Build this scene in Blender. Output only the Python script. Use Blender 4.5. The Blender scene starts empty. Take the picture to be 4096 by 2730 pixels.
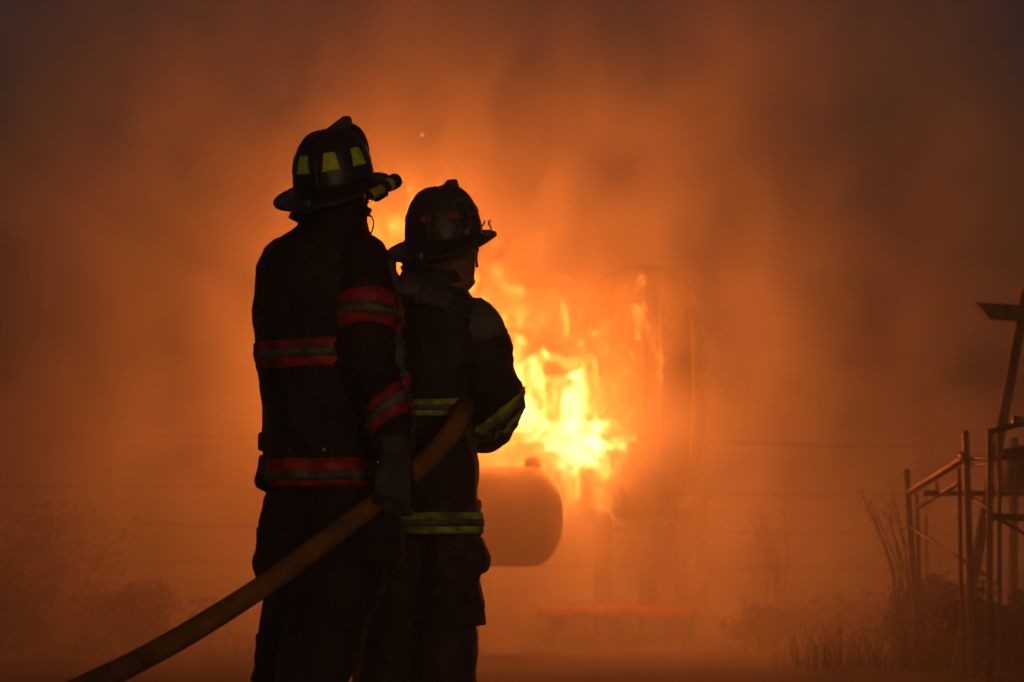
import bpy, bmesh, math, random
from mathutils import Vector, Matrix, Euler, noise

S = bpy.context.scene
COL = S.collection
PI = math.pi

# ------------------------------------------------------------------ camera
CAM_H = 0.70                       # kneeling photographer
FPX = 4096 * 85 / 36               # focal length in photograph pixels
HOR = 2077.0                       # row of the horizon in the photograph
PITCH = math.atan((HOR - 1365) / FPX)


def at(px, py, depth):
    """world point that a photograph pixel shows at a given distance"""
    u = (px - 2048) / FPX
    v = (1365 - py) / FPX
    d = Vector((u, math.cos(PITCH) - v * math.sin(PITCH), math.sin(PITCH) + v * math.cos(PITCH)))
    return Vector((0, 0, CAM_H)) + d * (depth / d.y)


cam = bpy.data.cameras.new('camera')
camo = bpy.data.objects.new('camera', cam)
COL.objects.link(camo)
camo.location = (0, 0, CAM_H)
camo.rotation_euler = (PI / 2 + PITCH, 0, 0)
cam.lens = 85
cam.sensor_width = 36
cam.clip_end = 2000
cam.dof.use_dof = True
cam.dof.focus_distance = 7.75
cam.dof.aperture_fstop = 2.8
S.camera = camo

# ------------------------------------------------------------------ sky, sun, exposure
SUN_EL, SUN_AZ = 5.0, 160.0        # low sun behind the photographer, dimmed by smoke
w = bpy.data.worlds.new('World')
S.world = w
w.use_nodes = True
wn = w.node_tree
bg = wn.nodes['Background']
sky = wn.nodes.new('ShaderNodeTexSky')
sky.sky_type = 'NISHITA'
sky.sun_disc = False
sky.sun_elevation = math.radians(SUN_EL)
sky.sun_rotation = math.radians(SUN_AZ)
sky.dust_density = 8.0
sky.air_density = 1.0
wn.links.new(sky.outputs[0], bg.inputs[0])
bg.inputs[1].default_value = 0.013

sun = bpy.data.lights.new('sun', 'SUN')
sun.energy = 0.22
sun.angle = math.radians(25)
sun.color = (1.0, 0.60, 0.30)
suno = bpy.data.objects.new('sun', sun)
COL.objects.link(suno)
az = math.radians(SUN_AZ)
el = math.radians(SUN_EL)
sdir = Vector((math.sin(az) * math.cos(el), math.cos(az) * math.cos(el), math.sin(el)))   # towards the sun
suno.rotation_euler = sdir.to_track_quat('Z', 'Y').to_euler()
suno.location = sdir * 50

S.view_settings.view_transform = 'Standard'
S.view_settings.look = 'None'
S.view_settings.exposure = 0.0
S.view_settings.gamma = 1.0
S.view_settings.use_curve_mapping = False

c = S.cycles
c.use_adaptive_sampling = True
c.adaptive_threshold = 0.5
c.adaptive_min_samples = 44
c.use_denoising = True
c.use_light_tree = False
c.max_bounces = 5
c.volume_bounces = 1
c.diffuse_bounces = 2
c.glossy_bounces = 2
c.transparent_max_bounces = 8
c.volume_step_rate = 1.0
c.volume_max_steps = 96
c.sample_clamp_indirect = 4

RND = random.Random(7)


# ------------------------------------------------------------------ material helpers
def new_mat(name):
    m = bpy.data.materials.new(name)
    m.use_nodes = True
    m.node_tree.nodes.clear()
    return m, m.node_tree.nodes, m.node_tree.links


def node(n, kind, **kw):
    x = n.new(kind)
    for k, v in kw.items():
        if k.startswith('in_'):
            x.inputs[k[3:].replace('_', ' ')].default_value = v
        else:
            setattr(x, k, v)
    return x


def surf(name, col, rough=0.7, metal=0.0, var=0.35, scale=14.0, bump=0.3, bscale=160.0, spec=0.4, col2=None, sheen=0.0, stretch=(1, 1, 1), fold=0.0):
    """procedural surface: base colour broken up by two noises, fine bump, uneven gloss"""
    m, n, l = new_mat(name)
    out = n.new('ShaderNodeOutputMaterial')
    b = n.new('ShaderNodeBsdfPrincipled')
    l.new(b.outputs[0], out.inputs['Surface'])
    tc = n.new('ShaderNodeTexCoord')
    mp = n.new('ShaderNodeMapping')
    mp.inputs['Scale'].default_value = stretch
    l.new(tc.outputs['Object'], mp.inputs[0])
    nz = node(n, 'ShaderNodeTexNoise', in_Scale=scale, in_Detail=5.0, in_Roughness=0.6)
    l.new(mp.outputs[0], nz.inputs['Vector'])
    mix = n.new('ShaderNodeMix')
    mix.data_type = 'RGBA'
    c2 = col2 if col2 else tuple(x * (1 - var) for x in col)
    c1 = col if col2 else tuple(min(1, x * (1 + var * .5)) for x in col)
    mix.inputs[6].default_value = (*c1, 1)
    mix.inputs[7].default_value = (*c2, 1)
    mr = node(n, 'ShaderNodeMapRange', in_From_Min=0.35, in_From_Max=0.65)
    l.new(nz.outputs[0], mr.inputs[0])
    l.new(mr.outputs[0], mix.inputs[0])
    l.new(mix.outputs[2], b.inputs['Base Color'])
    rr = node(n, 'ShaderNodeMapRange', in_To_Min=max(0.05, rough - .15), in_To_Max=min(1, rough + .15))
    l.new(nz.outputs[0], rr.inputs[0])
    l.new(rr.outputs[0], b.inputs['Roughness'])
    b.inputs['Metallic'].default_value = metal
    b.inputs['Specular IOR Level'].default_value = spec
    if sheen:
        b.inputs['Sheen Weight'].default_value = sheen
        b.inputs['Sheen Roughness'].default_value = .4
        b.inputs['Sheen Tint'].default_value = (1, .75, .45, 1)
    if bump:
        n2 = node(n, 'ShaderNodeTexNoise', in_Scale=bscale, in_Detail=3.0)
        l.new(mp.outputs[0], n2.inputs['Vector'])
        bp = node(n, 'ShaderNodeBump', in_Strength=bump, in_Distance=0.004)
        l.new(n2.outputs[0], bp.inputs['Height'])
        if fold:                                   # creases of heavy cloth
            n3 = node(n, 'ShaderNodeTexNoise', in_Scale=11.0, in_Detail=4.0, in_Roughness=.5, in_Distortion=1.6)
            l.new(tc.outputs['Object'], n3.inputs['Vector'])
            b3 = node(n, 'ShaderNodeBump', in_Strength=fold, in_Distance=0.03)
            l.new(n3.outputs[0], b3.inputs['Height'])
            l.new(b3.outputs[0], bp.inputs['Normal'])
        l.new(bp.outputs[0], b.inputs['Normal'])
    return m


M = {}
M['coat'] = surf('black_turnout_cloth', (.026, .009, .004), .52, scale=5, var=.6, bump=.6, bscale=240, spec=.3, sheen=.12, fold=.55)
M['coat2'] = surf('brown_black_turnout_cloth', (.040, .016, .006), .52, scale=5, var=.6, bump=.6, bscale=240, spec=.35, sheen=.25, fold=.55)
M['patch'] = surf('grey_cap_and_lit_sleeve_cloth', (.13, .12, .10), .7, scale=9, var=.4, bump=.5, bscale=260)  # shoulder cap cloth; also the painted light on a sleeve's outer side
M['red'] = surf('red_orange_trim_tape', (.56, .014, .002), .55, scale=14, var=.8, bump=.3, fold=.3)
M['silver'] = surf('silver_reflective_tape', (.155, .14, .11), .5, scale=18, var=.7, bump=.3, fold=.3)
M['lime'] = surf('lime_trim_tape', (.50, .54, .02), .55, scale=16, var=.75, bump=.3, fold=.3)
M['helmet'] = surf('black_helmet_shell', (.020, .016, .013), .38, scale=18, var=.4, bump=.12, bscale=60, spec=.5)
M['helmet2'] = surf('sooty_helmet_shell', (.035, .028, .022), .42, scale=18, var=.5, bump=.15, bscale=60, spec=.5)
M['limepatch'] = surf('lime_reflector', (.80, .86, .01), .4, scale=40, var=.25, bump=.1)
M['redpatch'] = surf('faded_red_reflector', (.45, .05, .02), .5, scale=40, var=.4, bump=.1)
M['leather'] = surf('sooty_leather', (.045, .035, .026), .5, scale=30, var=.5, bump=.4, bscale=120)
M['steel'] = surf('bright_hardware', (.45, .43, .40), .35, metal=1.0, scale=30, var=.3, bump=.1)
M['blackplastic'] = surf('black_plastic', (.02, .018, .016), .4, scale=30, var=.3, bump=.15)
M['yellowplastic'] = surf('yellow_plastic', (.50, .46, .015), .4, scale=30, var=.25, bump=.05)
M['hood'] = surf('tan_knit_hood', (.30, .16, .045), .85, scale=9, var=.5, bump=.5, bscale=300)
M['hoodblack'] = surf('black_knit_hood', (.025, .020, .016), .85, scale=9, var=.5, bump=.5, bscale=300)
M['crest'] = surf('worn_crest_leather', (.11, .085, .06), .6, scale=30, var=.5, bump=.4, bscale=120)
M['emblem'] = surf('faded_emblem', (.30, .25, .19), .5, scale=40, var=.4, bump=.2)
M['skin'] = surf('skin', (.42, .24, .16), .55, scale=20, var=.2, bump=.1)
M['glove'] = surf('wet_glove_leather', (.085, .066, .046), .5, scale=16, var=.55, bump=.5, bscale=110)
M['boot'] = surf('black_rubber_boot', (.02, .02, .02), .5, scale=12, var=.3)
M['hose'] = surf('tan_hose_jacket', (.32, .125, .02), .7, scale=5, var=.65, bump=.5, bscale=300)
M['brass'] = surf('brass_nozzle', (.5, .35, .12), .35, metal=1.0, bump=.1)
M['tank'] = surf('scorched_tank_paint', (.035, .025, .018), .65, scale=3, var=.6, bump=.3, bscale=30)
M['rib'] = surf('pale_steel_rib', (.12, .085, .055), .45, metal=.3, scale=6, var=.3, bump=.2, bscale=40)
M['redsteel'] = surf('red_painted_steel', (.60, .12, .06), .5, scale=8, var=.4, bump=.2, bscale=40)
M['drum'] = surf('sooty_propane_tank', (.06, .05, .04), .6, scale=4, var=.5, bump=.2, bscale=40)
M['pipe'] = surf('galvanised_pipe', (.15, .09, .055), .4, metal=.5, scale=7, var=.5, bump=.25, bscale=60)
M['wood'] = surf('weathered_wood', (.13, .09, .055), .85, scale=5, var=.5, bump=.6, bscale=60, stretch=(6, 6, .6))
M['wire'] = surf('rusty_wire', (.12, .07, .04), .6, metal=.5, bump=0)
M['earth'] = surf('trampled_earth', (.060, .045, .030), .95, scale=1.2, var=.5, bump=.8, bscale=9)
M['grass'] = surf('dry_grass', (.055, .042, .018), .8, scale=1.5, var=.5, bump=0, col2=(.03, .032, .012))
M['leaf'] = surf('scorched_leaf', (.035, .035, .014), .7, scale=2, bump=0, col2=(.05, .035, .018))
M['stem'] = surf('brown_stem', (.08, .055, .03), .85, scale=6, bump=0)


# ------------------------------------------------------------------ object helpers
def props(o, label=None, cat=None, group=None, kind=None):
    if label:
        o['label'] = label
    if cat:
        o['category'] = cat
    if group:
        o['group'] = group
    if kind:
        o['kind'] = kind
    return o


def empty(name, loc):
    o = bpy.data.objects.new(name, None)
    o.location = loc
    o.empty_display_size = .1
    COL.objects.link(o)
    return o


def root_loc(o):
    v = Vector((0, 0, 0))
    while o is not None:
        v += o.location
        o = o.parent
    return v


def mesh(name, verts, faces, mat, parent=None, smooth=True, mats=None, fmat=None):
    me = bpy.data.meshes.new(name)
    off = root_loc(parent) if parent else Vector((0, 0, 0))
    me.from_pydata([tuple(Vector(v) - off) for v in verts], [], faces)
    me.materials.append(M[mat] if isinstance(mat, str) else mat)
    if mats:
        for x in mats:
            me.materials.append(M[x])
        for i, p in enumerate(me.polygons):
            p.material_index = fmat[i]
    if smooth:
        me.polygons.foreach_set('use_smooth', [True] * len(me.polygons))
    me.update()
    o = bpy.data.objects.new(name, me)
    COL.objects.link(o)
    if parent:
        o.parent = parent
    return o


class MB:
    """collects shapes into one mesh"""
    def __init__(self):
        self.v, self.f = [], []

    def add(self, v, f):
        k = len(self.v)
        self.v += [Vector(x) for x in v]
        self.f += [tuple(i + k for i in q) for q in f]
        return self

    def box(self, lo, hi, mtx=None, bev=0.0):
        bm = bmesh.new()
        bmesh.ops.create_cube(bm, size=1)
        for q in bm.verts:
            q.co = Vector([lo[i] + (q.co[i] + .5) * (hi[i] - lo[i]) for i in range(3)])
        if bev:
            bmesh.ops.bevel(bm, geom=bm.edges[:], offset=bev, segments=2, affect='EDGES', profile=.5)
        bm.verts.index_update()
        vs = [mtx @ q.co if mtx else q.co.copy() for q in bm.verts]
        fs = [[q.index for q in f.verts] for f in bm.faces]
        bm.free()
        return self.add(vs, fs)

    def tube(self, pts, rad, n=10, caps=True):
        pts = [Vector(p) for p in pts]
        rads = rad if isinstance(rad, (list, tuple)) else [rad] * len(pts)
        rings = []
        ref = None
        for i, p in enumerate(pts):
            t = (pts[min(i + 1, len(pts) - 1)] - pts[max(i - 1, 0)]).normalized()
            if ref is None:
                ref = Vector((0, 0, 1)) if abs(t.z) < .9 else Vector((1, 0, 0))
            a = t.cross(ref)
            if a.length < 1e-5:
                a = t.orthogonal()
            a.normalize()
            b = t.cross(a)
            ref = -b if False else ref
            rings.append([p + (a * math.cos(2 * PI * k / n) + b * math.sin(2 * PI * k / n)) * rads[i] for k in range(n)])
        return self.loft(rings, caps)

    def loft(self, rings, caps=True, closed=True):
        n = len(rings[0])
        v = [q for r in rings for q in r]
        f = []
        for i in range(len(rings) - 1):
            for k in range(n if closed else n - 1):
                k2 = (k + 1) % n
                f.append((i * n + k, i * n + k2, (i + 1) * n + k2, (i + 1) * n + k))
        if caps:
            f.append(tuple(range(n))[::-1])
            f.append(tuple((len(rings) - 1) * n + k for k in range(n)))
        return self.add(v, f)

    def build(self, name, mat, parent=None, smooth=True):
        return mesh(name, self.v, self.f, mat, parent, smooth)


def catmull(P, t):
    """P: list of tuples/vectors (any length); t in 0..len-1"""
    i = max(0, min(len(P) - 2, int(math.floor(t))))
    u = t - i
    p0, p1, p2, p3 = P[max(i - 1, 0)], P[i], P[i + 1], P[min(i + 2, len(P) - 1)]
    out = []
    for a, b, c_, d in zip(p0, p1, p2, p3):
        out.append(.5 * ((2 * b) + (-a + c_) * u + (2 * a - 5 * b + 4 * c_ - d) * u * u + (-a + 3 * b - 3 * c_ + d) * u ** 3))
    return out


def folds(p, amp, sx=6.0, sz=9.0, seed=0.0):
    q = Vector((p.x * sx + seed, p.y * sx, p.z * sz))
    a = noise.noise(q)
    r = .45 - math.sqrt(abs(noise.noise(q * 1.5 + Vector((3.1 + .8 * a, 7.7, 1.3 + p.x * 3)))))
    f = noise.noise(q * 3.7)
    return amp * (.7 * a + 1.3 * r + .3 * f)


class Surface:
    """a tube-like garment surface: pos(t, theta, off)"""
    def pos(self, t, th, off=0.0):
        c0, a, b, ra, rb, e = self.frame(t)
        ct, st = math.cos(th), math.sin(th)
        x = math.copysign(abs(ct) ** (2 / e), ct)
        y = math.copysign(abs(st) ** (2 / e), st)
        nrm = (a * (x / max(ra, 1e-4)) + b * (y / max(rb, 1e-4)))
        nrm.normalize()
        p = c0 + a * (x * ra) + b * (y * rb)
        return p + nrm * (self.wrinkle(p, t, th) + off)

    def sheet(self, t0, t1, nt, nth, off=0.0, caps=(True, True), thick=0.0):
        rings = [[self.pos(t0 + (t1 - t0) * i / nt, 2 * PI * k / nth, off) for k in range(nth)] for i in range(nt + 1)]
        return rings

    def band(self, mb, ta, tb, th0, th1, off, nt=5, nth=60, inner=-.004):
        """thin raised band; ta, tb are functions of theta; closed round its edge"""
        full = abs(th1 - th0 - 2 * PI) < 1e-6
        offs = [inner] + [off] * (nt + 1) + [inner]
        fr = [0] + [i / nt for i in range(nt + 1)] + [1]
        rows = []
        m_ = nth if full else nth + 1
        for o_, f_ in zip(offs, fr):
            row = []
            for k in range(m_):
                th = th0 + (th1 - th0) * k / nth
                t = ta(th) + (tb(th) - ta(th)) * f_
                row.append(self.pos(t, th, o_))
            rows.append(row)
        mb.loft(rows, caps=False, closed=full)
        return mb


class Sleeve(Surface):
    def __init__(self, pts, amp=.008, seed=0.0, ref=(0, -1, .25), e=2.15, elbow=None, sz=13.0):
        # pts: (Vector, ra, rb)
        self.P = [(*p, ra, rb) for p, ra, rb in pts]
        self.amp, self.seed, self.ref, self.e, self.elbow, self.sz = amp, seed, Vector(ref).normalized(), e, elbow, sz

    def frame(self, t):
        q = catmull(self.P, t)
        q1 = catmull(self.P, min(t + .02, len(self.P) - 1))
        q0 = catmull(self.P, max(t - .02, 0))
        tan = (Vector(q1[:3]) - Vector(q0[:3])).normalized()
        b = (self.ref - tan * self.ref.dot(tan)).normalized()
        a = b.cross(tan).normalized()
        return Vector(q[:3]), a, b, q[3], q[4], self.e

    def wrinkle(self, p, t, th):
        k = 1.0
        if self.elbow is not None:
            k = .7 + 1.1 * math.exp(-((t - self.elbow) / .55) ** 2)
        return folds(p, self.amp * k, 6.0, self.sz, self.seed)


class Torso(Surface):
    """levels: (py, xl, xr, half depth, centre depth) in photograph pixels, metres"""
    def __init__(self, levels, amp=.008, seed=0.0, e=2.3, sx=6.0, sz=4.5):
        self.L = levels
        self.amp, self.seed, self.e, self.sx, self.sz = amp, seed, e, sx, sz

    def t_of(self, py):
        L = self.L
        for i in range(len(L) - 1):
            if L[i][0] <= py <= L[i + 1][0] or L[i][0] >= py >= L[i + 1][0]:
                lo, hi = float(i), float(i + 1)
                inc = L[i + 1][0] > L[i][0]
                for _ in range(30):
                    mid = (lo + hi) / 2
                    if (catmull(L, mid)[0] < py) == inc:
                        lo = mid
                    else:
                        hi = mid
                return (lo + hi) / 2
        return 0.0 if abs(py - L[0][0]) < abs(py - L[-1][0]) else len(L) - 1.0

    def frame(self, t):
        py, xl, xr, hd, dc = catmull(self.L, t)
        c0 = at((xl + xr) / 2, py, dc)
        hw = (xr - xl) / 2 / FPX * dc
        return c0, Vector((1, 0, 0)), Vector((0, -1, 0)), max(hw, .01), hd, self.e

    def wrinkle(self, p, t, th):
        return folds(p, self.amp, self.sx, self.sz, self.seed)


def trim(srf, name, main, parent, ta, tb, th0=0.0, th1=2 * PI, off=.0045, frac=(.34, .66), nth=70):
    """fluorescent tape with a silver centre strip, following a garment surface"""
    o = srf.band(MB(), ta, tb, th0, th1, off, nth=nth).build(name, main, parent)
    s = srf.band(MB(), lambda th: ta(th) + (tb(th) - ta(th)) * frac[0], lambda th: ta(th) + (tb(th) - ta(th)) * frac[1], th0, th1, off + .003, nt=2, nth=nth, inner=off - .002).build('silver_strip', 'silver', parent)
    return o, s

# ------------------------------------------------------------------ ground
def fbm(x, y, s=1.0):
    return noise.noise(Vector((x * s, y * s, 3.3))) + .5 * noise.noise(Vector((x * s * 2.1, y * s * 2.1, 8.1)))


gv, gf = [], []
xs = [-400, -120, -50, -25] + [-14 + i * .5 for i in range(57)] + [25, 50, 120, 400]
ys = [-60, -20, -5] + [0 + i * .5 for i in range(53)] + [32, 45, 80, 160, 350, 900]
for y in ys:
    for x in xs:
        near = 1.0 if abs(x) < 15 and 0 < y < 27 else 0.0
        flat = 0.0 if y < 9.2 else min(1, (y - 9.2) / 2)
        gv.append((x, y, near * flat * .05 * fbm(x, y, .6)))
nx = len(xs)
for j in range(len(ys) - 1):
    for i in range(nx - 1):
        gf.append((j * nx + i, j * nx + i + 1, (j + 1) * nx + i + 1, (j + 1) * nx + i))
props(mesh('ground', gv, gf, 'earth'), kind='structure')


def gz(x, y):
    return .05 * fbm(x, y, .6) * (0.0 if y < 9.2 else min(1, (y - 9.2) / 2))


# ------------------------------------------------------------------ the burning vessel behind the flames
DT = 13.30
vb = at(2500, 2090, DT)
ves = props(empty('storage_tank', (vb.x, DT + .5, 0)), 'upright round-cornered tank with vertical ribs, half lost in smoke beside the flames', 'tank')
XC, XR = 2585.0, 2857.0
prof = [(1052, 76), (1054, 120), (1062, 146), (1078, 164), (1104, 184), (1141, 202), (1200, 226), (1267, 247), (1350, 262), (1445, 271), (1560, 274), (1646, 272), (1760, 260), (1860, 242), (1930, 223), (1970, 200), (1996, 175), (2030, 148), (2068, 110), (2081, 80), (2085, 60)]


def ves_pt(py, hw, side, dy):
    p = at(XC, py, DT)
    return Vector((p.x + side * hw / FPX * DT, DT + dy, p.z))


rings = []
NS = 40
for py, hw in prof:
    r = []
    for k in range(NS):
        q = 2 * PI * k / NS
        x = math.copysign(abs(math.cos(q)) ** .75, math.cos(q))
        y = math.copysign(abs(math.sin(q)) ** .85, math.sin(q))
        p = at(XC, py, DT)
        r.append(Vector((p.x + x * hw / FPX * DT, DT + .45 - y * .45 * (.55 + .45 * hw / 274), p.z)))
    rings.append(r)
MB().loft(rings).build('tank_body', 'tank', ves)


def ves_front(px, py):
    # front surface of the tank at a column
    for i in range(len(prof) - 1):
        if prof[i][0] <= py <= prof[i + 1][0]:
            f_ = (py - prof[i][0]) / (prof[i + 1][0] - prof[i][0])
            hw = prof[i][1] + f_ * (prof[i + 1][1] - prof[i][1])
            break
    else:
        hw = 60
    x = max(-1, min(1, (px - XC) / hw))
    q = math.acos(math.copysign(abs(x) ** (1 / .75), x))
    y = abs(math.sin(q)) ** .85
    return DT + .45 - y * .45 * (.55 + .45 * hw / 274)


for px in (2350, 2430, 2508, 2572, 2645, 2775):
    pts = []
    bend = (px - XC) / 362
    for i in range(30):
        py = 1130 + (1900 - 1130) * i / 29
        x = XC + (px - XC) * (1 - .14 * ((py - 1560) / 440) ** 2)
        d = ves_front(x, py) - .012
        pts.append(at(x, py, d))
    MB().tube(pts, [.002] + [.0055] * 28 + [.002], 8).build('rib', 'rib', ves)
for px, w_ in ((2410, .05), (2590, .05), (2730, .05)):
    a = at(px, 2080, DT + .25)
    MB().box((a.x - w_, DT + .15, 0), (a.x + w_, DT + .25, a.z + .06), None, .008).box((a.x - w_ * 1.5, DT + .10, 0.0), (a.x + w_ * 1.5, DT + .30, .02), None, .003).build('leg', 'tank', ves)
a, b = at(2150, 2436, 12.95), at(2790, 2436, 12.95)
MB().box((a.x, 12.98, a.z - .045), (b.x, 14.35, a.z - .004), None, .01).build('base_platform', 'tank', ves)
for qx in (a.x + .12, (a.x + b.x) / 2, b.x - .12):
    MB().box((qx - .03, 13.25, 0), (qx + .03, 14.25, a.z - .046), None, .004).build('platform_bearer', 'tank', ves)
MB().box((a.x + .01, 12.955, a.z - .035), (a.x + .36, 12.978, a.z + .004), None, .003).build('red_edge_strip', 'redsteel', ves)
MB().box((a.x + .375, 12.950, a.z - .040), (b.x, 12.978, a.z + .012), None, .003).build('red_edge_strip', 'redsteel', ves)

# ------------------------------------------------------------------ propane cylinder silhouetted against the fire
DD = 12.60
dc = at(2060, 2066, DD)
dr = props(empty('propane_tank', (dc.x, DD, 0)), 'dark round-ended horizontal gas tank silhouetted against the fire behind the elbow', 'tank')
rad = .262
pts, rds = [], []
x1 = at(2254, 2066, DD).x
L = 1.35
for i in range(15):
    q = PI / 2 * i / 14
    pts.append(Vector((x1 - .17 + .17 * math.cos(q), DD, dc.z)))
    rds.append(max(.004, rad * math.sin(q)))
for i in range(1, 7):
    pts.append(Vector((x1 - .17 - (L - .34) * i / 6, DD, dc.z)))
    rds.append(rad)
for i in range(1, 15):
    q = PI / 2 * i / 14
    pts.append(Vector((x1 - L + .17 - .17 * math.sin(q), DD, dc.z)))
    rds.append(max(.004, rad * math.cos(q)))
rings = [[p + Vector((0, math.cos(2 * PI * k / 40) * r_, math.sin(2 * PI * k / 40) * r_)) for k in range(40)] for p, r_ in zip(pts, rds)]
MB().loft(rings).build('shell', 'drum', dr)
for dx in (.47, 1.02):
    MB().tube([Vector((x1 - dx, DD, dc.z)), Vector((x1 - dx - .02, DD, dc.z))], rad + .006, 40).build('band', 'drum', dr)
    MB().box((x1 - dx - .03, DD - .16, 0), (x1 - dx + .03, DD + .16, dc.z - rad * .72), None, .006).build('leg', 'drum', dr)
cxm = at(2130, 1860, DD).x
MB().tube([Vector((cxm, DD, dc.z + rad - .01)), Vector((cxm, DD, dc.z + rad + .02)), Vector((cxm, DD, dc.z + rad + .04)), Vector((cxm, DD, dc.z + rad + .05))], [.045, .042, .036, .01], 24).build('valve_dome', 'drum', dr)
# ------------------------------------------------------------------ scaffold frame and leaning post on the right
DS = 10.6
sc = props(empty('scaffold', (at(3850, 2500, DS).x, DS, 0)), 'weathered steel pipe scaffold with rails and braces at the right edge', 'scaffold')


def pipe(name, a, b, wpx, d0=0.0, d1=0.0, mat='pipe', ground=False, parent=None, n=12):
    A, B = at(a[0], a[1], DS + d0), at(b[0], b[1], DS + d1)
    if ground:
        t_ = (A.z - gz(B.x, B.y)) / max(.01, (A.z - B.z))
        B = A + (B - A) * t_
    r_ = wpx / 2 / FPX * DS
    return MB().tube([A, A + (B - A) * .02, A + (B - A) * .5, A + (B - A) * .98, B], [r_ * .9, r_, r_, r_, r_ * .9], n).build(name, mat, parent or sc)


pipe('post', (3624, 1877), (3662, 2393), 27, .55, .55, ground=True)
pipe('post', (3666, 1975), (3676, 2275), 18, .62, .62, ground=True)
pipe('post', (3704, 2061), (3706, 2275), 16, 1.1, 1.1, ground=True)
pipe('post', (3836, 1872), (3852, 2690), 17, .05, .05, ground=True)
pipe('post', (3862, 1722), (3893, 2690), 28, 0, 0, ground=True)
pipe('post', (3960, 1717), (3957, 2730), 26, -.25, -.25, ground=True)
pipe('post', (3997, 1722), (3998, 2730), 18, -.20, -.20, ground=True)
pipe('post', (4056, 1752), (4052, 2420), 40, .75, .75, 'wood', ground=True)
pipe('post', (4130, 1700), (4135, 2500), 30, -.1, -.1, ground=True)
pipe('top_rail', (3636, 1972), (3862, 1832), 30, .55, 0)
pipe('rail', (3668, 2032), (3836, 1934), 20, .6, .05)
pipe('rail', (3690, 1974), (4140, 1976), 24, .3, .3)
pipe('stub', (3748, 1925), (3748, 1975), 12, .4, .4)
pipe('rail', (3868, 1834), (3960, 1836), 17, .02, -.2)
pipe('rail', (3868, 1858), (3960, 1860), 13, .02, -.2)
pipe('top_rail', (3962, 1730), (4140, 1676), 26, -.25, -.1)
pipe('rail', (4000, 1806), (4140, 1780), 13, -.2, -.1)
pipe('brace', (3640, 2108), (3870, 2255), 14, .55, .03)
pipe('brace', (3870, 2252), (3945, 2305), 14, .03, -.1)
pipe('brace', (3885, 1990), (3960, 2042), 14, 0, -.2)
pipe('brace', (4000, 2080), (4140, 2160), 15, -.2, -.1)
pipe('rail', (3950, 2068), (4140, 2072), 30, -.24, -.1)
pipe('coupler', (3845, 1822), (3872, 1840), 36, .02, -.02)
pipe('coupler', (4048, 1684), (4090, 1690), 44, -.2, -.2)
# dark plank box on the platform
a, b = at(4012, 1838, DS), at(4170, 1958, DS)
MB().box((a.x, DS - .1, b.z), (b.x, DS + .3, a.z), None, .02).build('platform_box', 'wood', sc)
MB().tube([at(4010, 1830, DS - .05), at(4040, 1822, DS), at(4090, 1826, DS), at(4140, 1820, DS)], [.01, .03, .035, .03], 10).build('rolled_tarp', 'leather', sc)

lp = props(empty('leaning_post', (at(4000, 2500, DS + .3).x, DS + .3, 0)), 'leaning dark post with a flat angled crossarm at the right edge', 'post')
A, B = at(4098, 1205, DS + .3), at(4004, 1712, DS + .3)
dirp = (B - A).normalized()
Bg = A + dirp * ((A.z - 0) / -dirp.z)
Rm = dirp.to_track_quat('Z', 'Y').to_matrix().to_4x4()
ln = (Bg - A).length
MB().box((-.025, -.022, -.05), (.025, .022, ln), Matrix.Translation(A) @ Rm, .004).build('pole', 'wood', lp)
q0 = [at(3904, 1210, DS + .24), at(4180, 1226, DS + .24), at(4180, 1292, DS + .24), at(3960, 1277, DS + .24)]
v = q0 + [p + Vector((0, .045, 0)) for p in q0]
mesh('crossarm', v, [(0, 1, 2, 3), (7, 6, 5, 4), (0, 4, 5, 1), (1, 5, 6, 2), (2, 6, 7, 3), (3, 7, 4, 0)], 'wood', lp, False)

# ------------------------------------------------------------------ barbed wire fence far behind
DF = 15.3
fn = props(empty('wire_fence', (at(2795, 2400, DF).x, DF, 0)), 'barbed wire fence on wooden posts running behind the fire', 'fence')
for px in (420, 1350, 2795, 3705, 4560):
    top = at(px, 1740, DF)
    pts = [Vector((top.x + .015 * math.sin(i), DF, z)) for i, z in enumerate((0, .3, .7, 1.1, top.z + .05, top.z + .06))]
    MB().tube(pts, [.05, .048, .046, .045, .043, .03], 10).build('post', 'wood', fn)
for k, py in enumerate((1765, 1965, 2115, 2262)):
    mbw = MB()
    pts = []
    for i in range(81):
        px = -400 + 5400 * i / 80
        pts.append(at(px, py + (px - 2048) * .012 + 4 * math.sin(px * .006 + k), DF - .05))
    mbw.tube(pts, .0055, 5)
    for i in range(2, 80, 2):
        p = pts[i]
        for s_ in (1, -1):
            mbw.tube([p + Vector((-.02, -.004, -.022 * s_)), p, p + Vector((.02, .004, .022 * s_))], .003, 4)
    mbw.build('barbed_wire', 'wire', fn)


# ------------------------------------------------------------------ vegetation
def blade(mb, p, h, lean, w_, rnd, seg=3):
    az_ = rnd.uniform(0, 2 * PI)
    d = Vector((math.cos(az_), math.sin(az_), 0))
    s_ = Vector((-d.y, d.x, 0))
    vs = []
    for i in range(seg + 1):
        f_ = i / seg
        c0 = p + d * (lean * f_ * f_) + Vector((0, 0, h * f_ * (1 - .2 * f_ * lean / max(h, .01))))
        ww = w_ * (1 - f_) + .0008
        vs += [c0 - s_ * ww, c0 + s_ * ww]
    mb.add(vs, [(2 * i, 2 * i + 1, 2 * i + 3, 2 * i + 2) for i in range(seg)])


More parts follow.
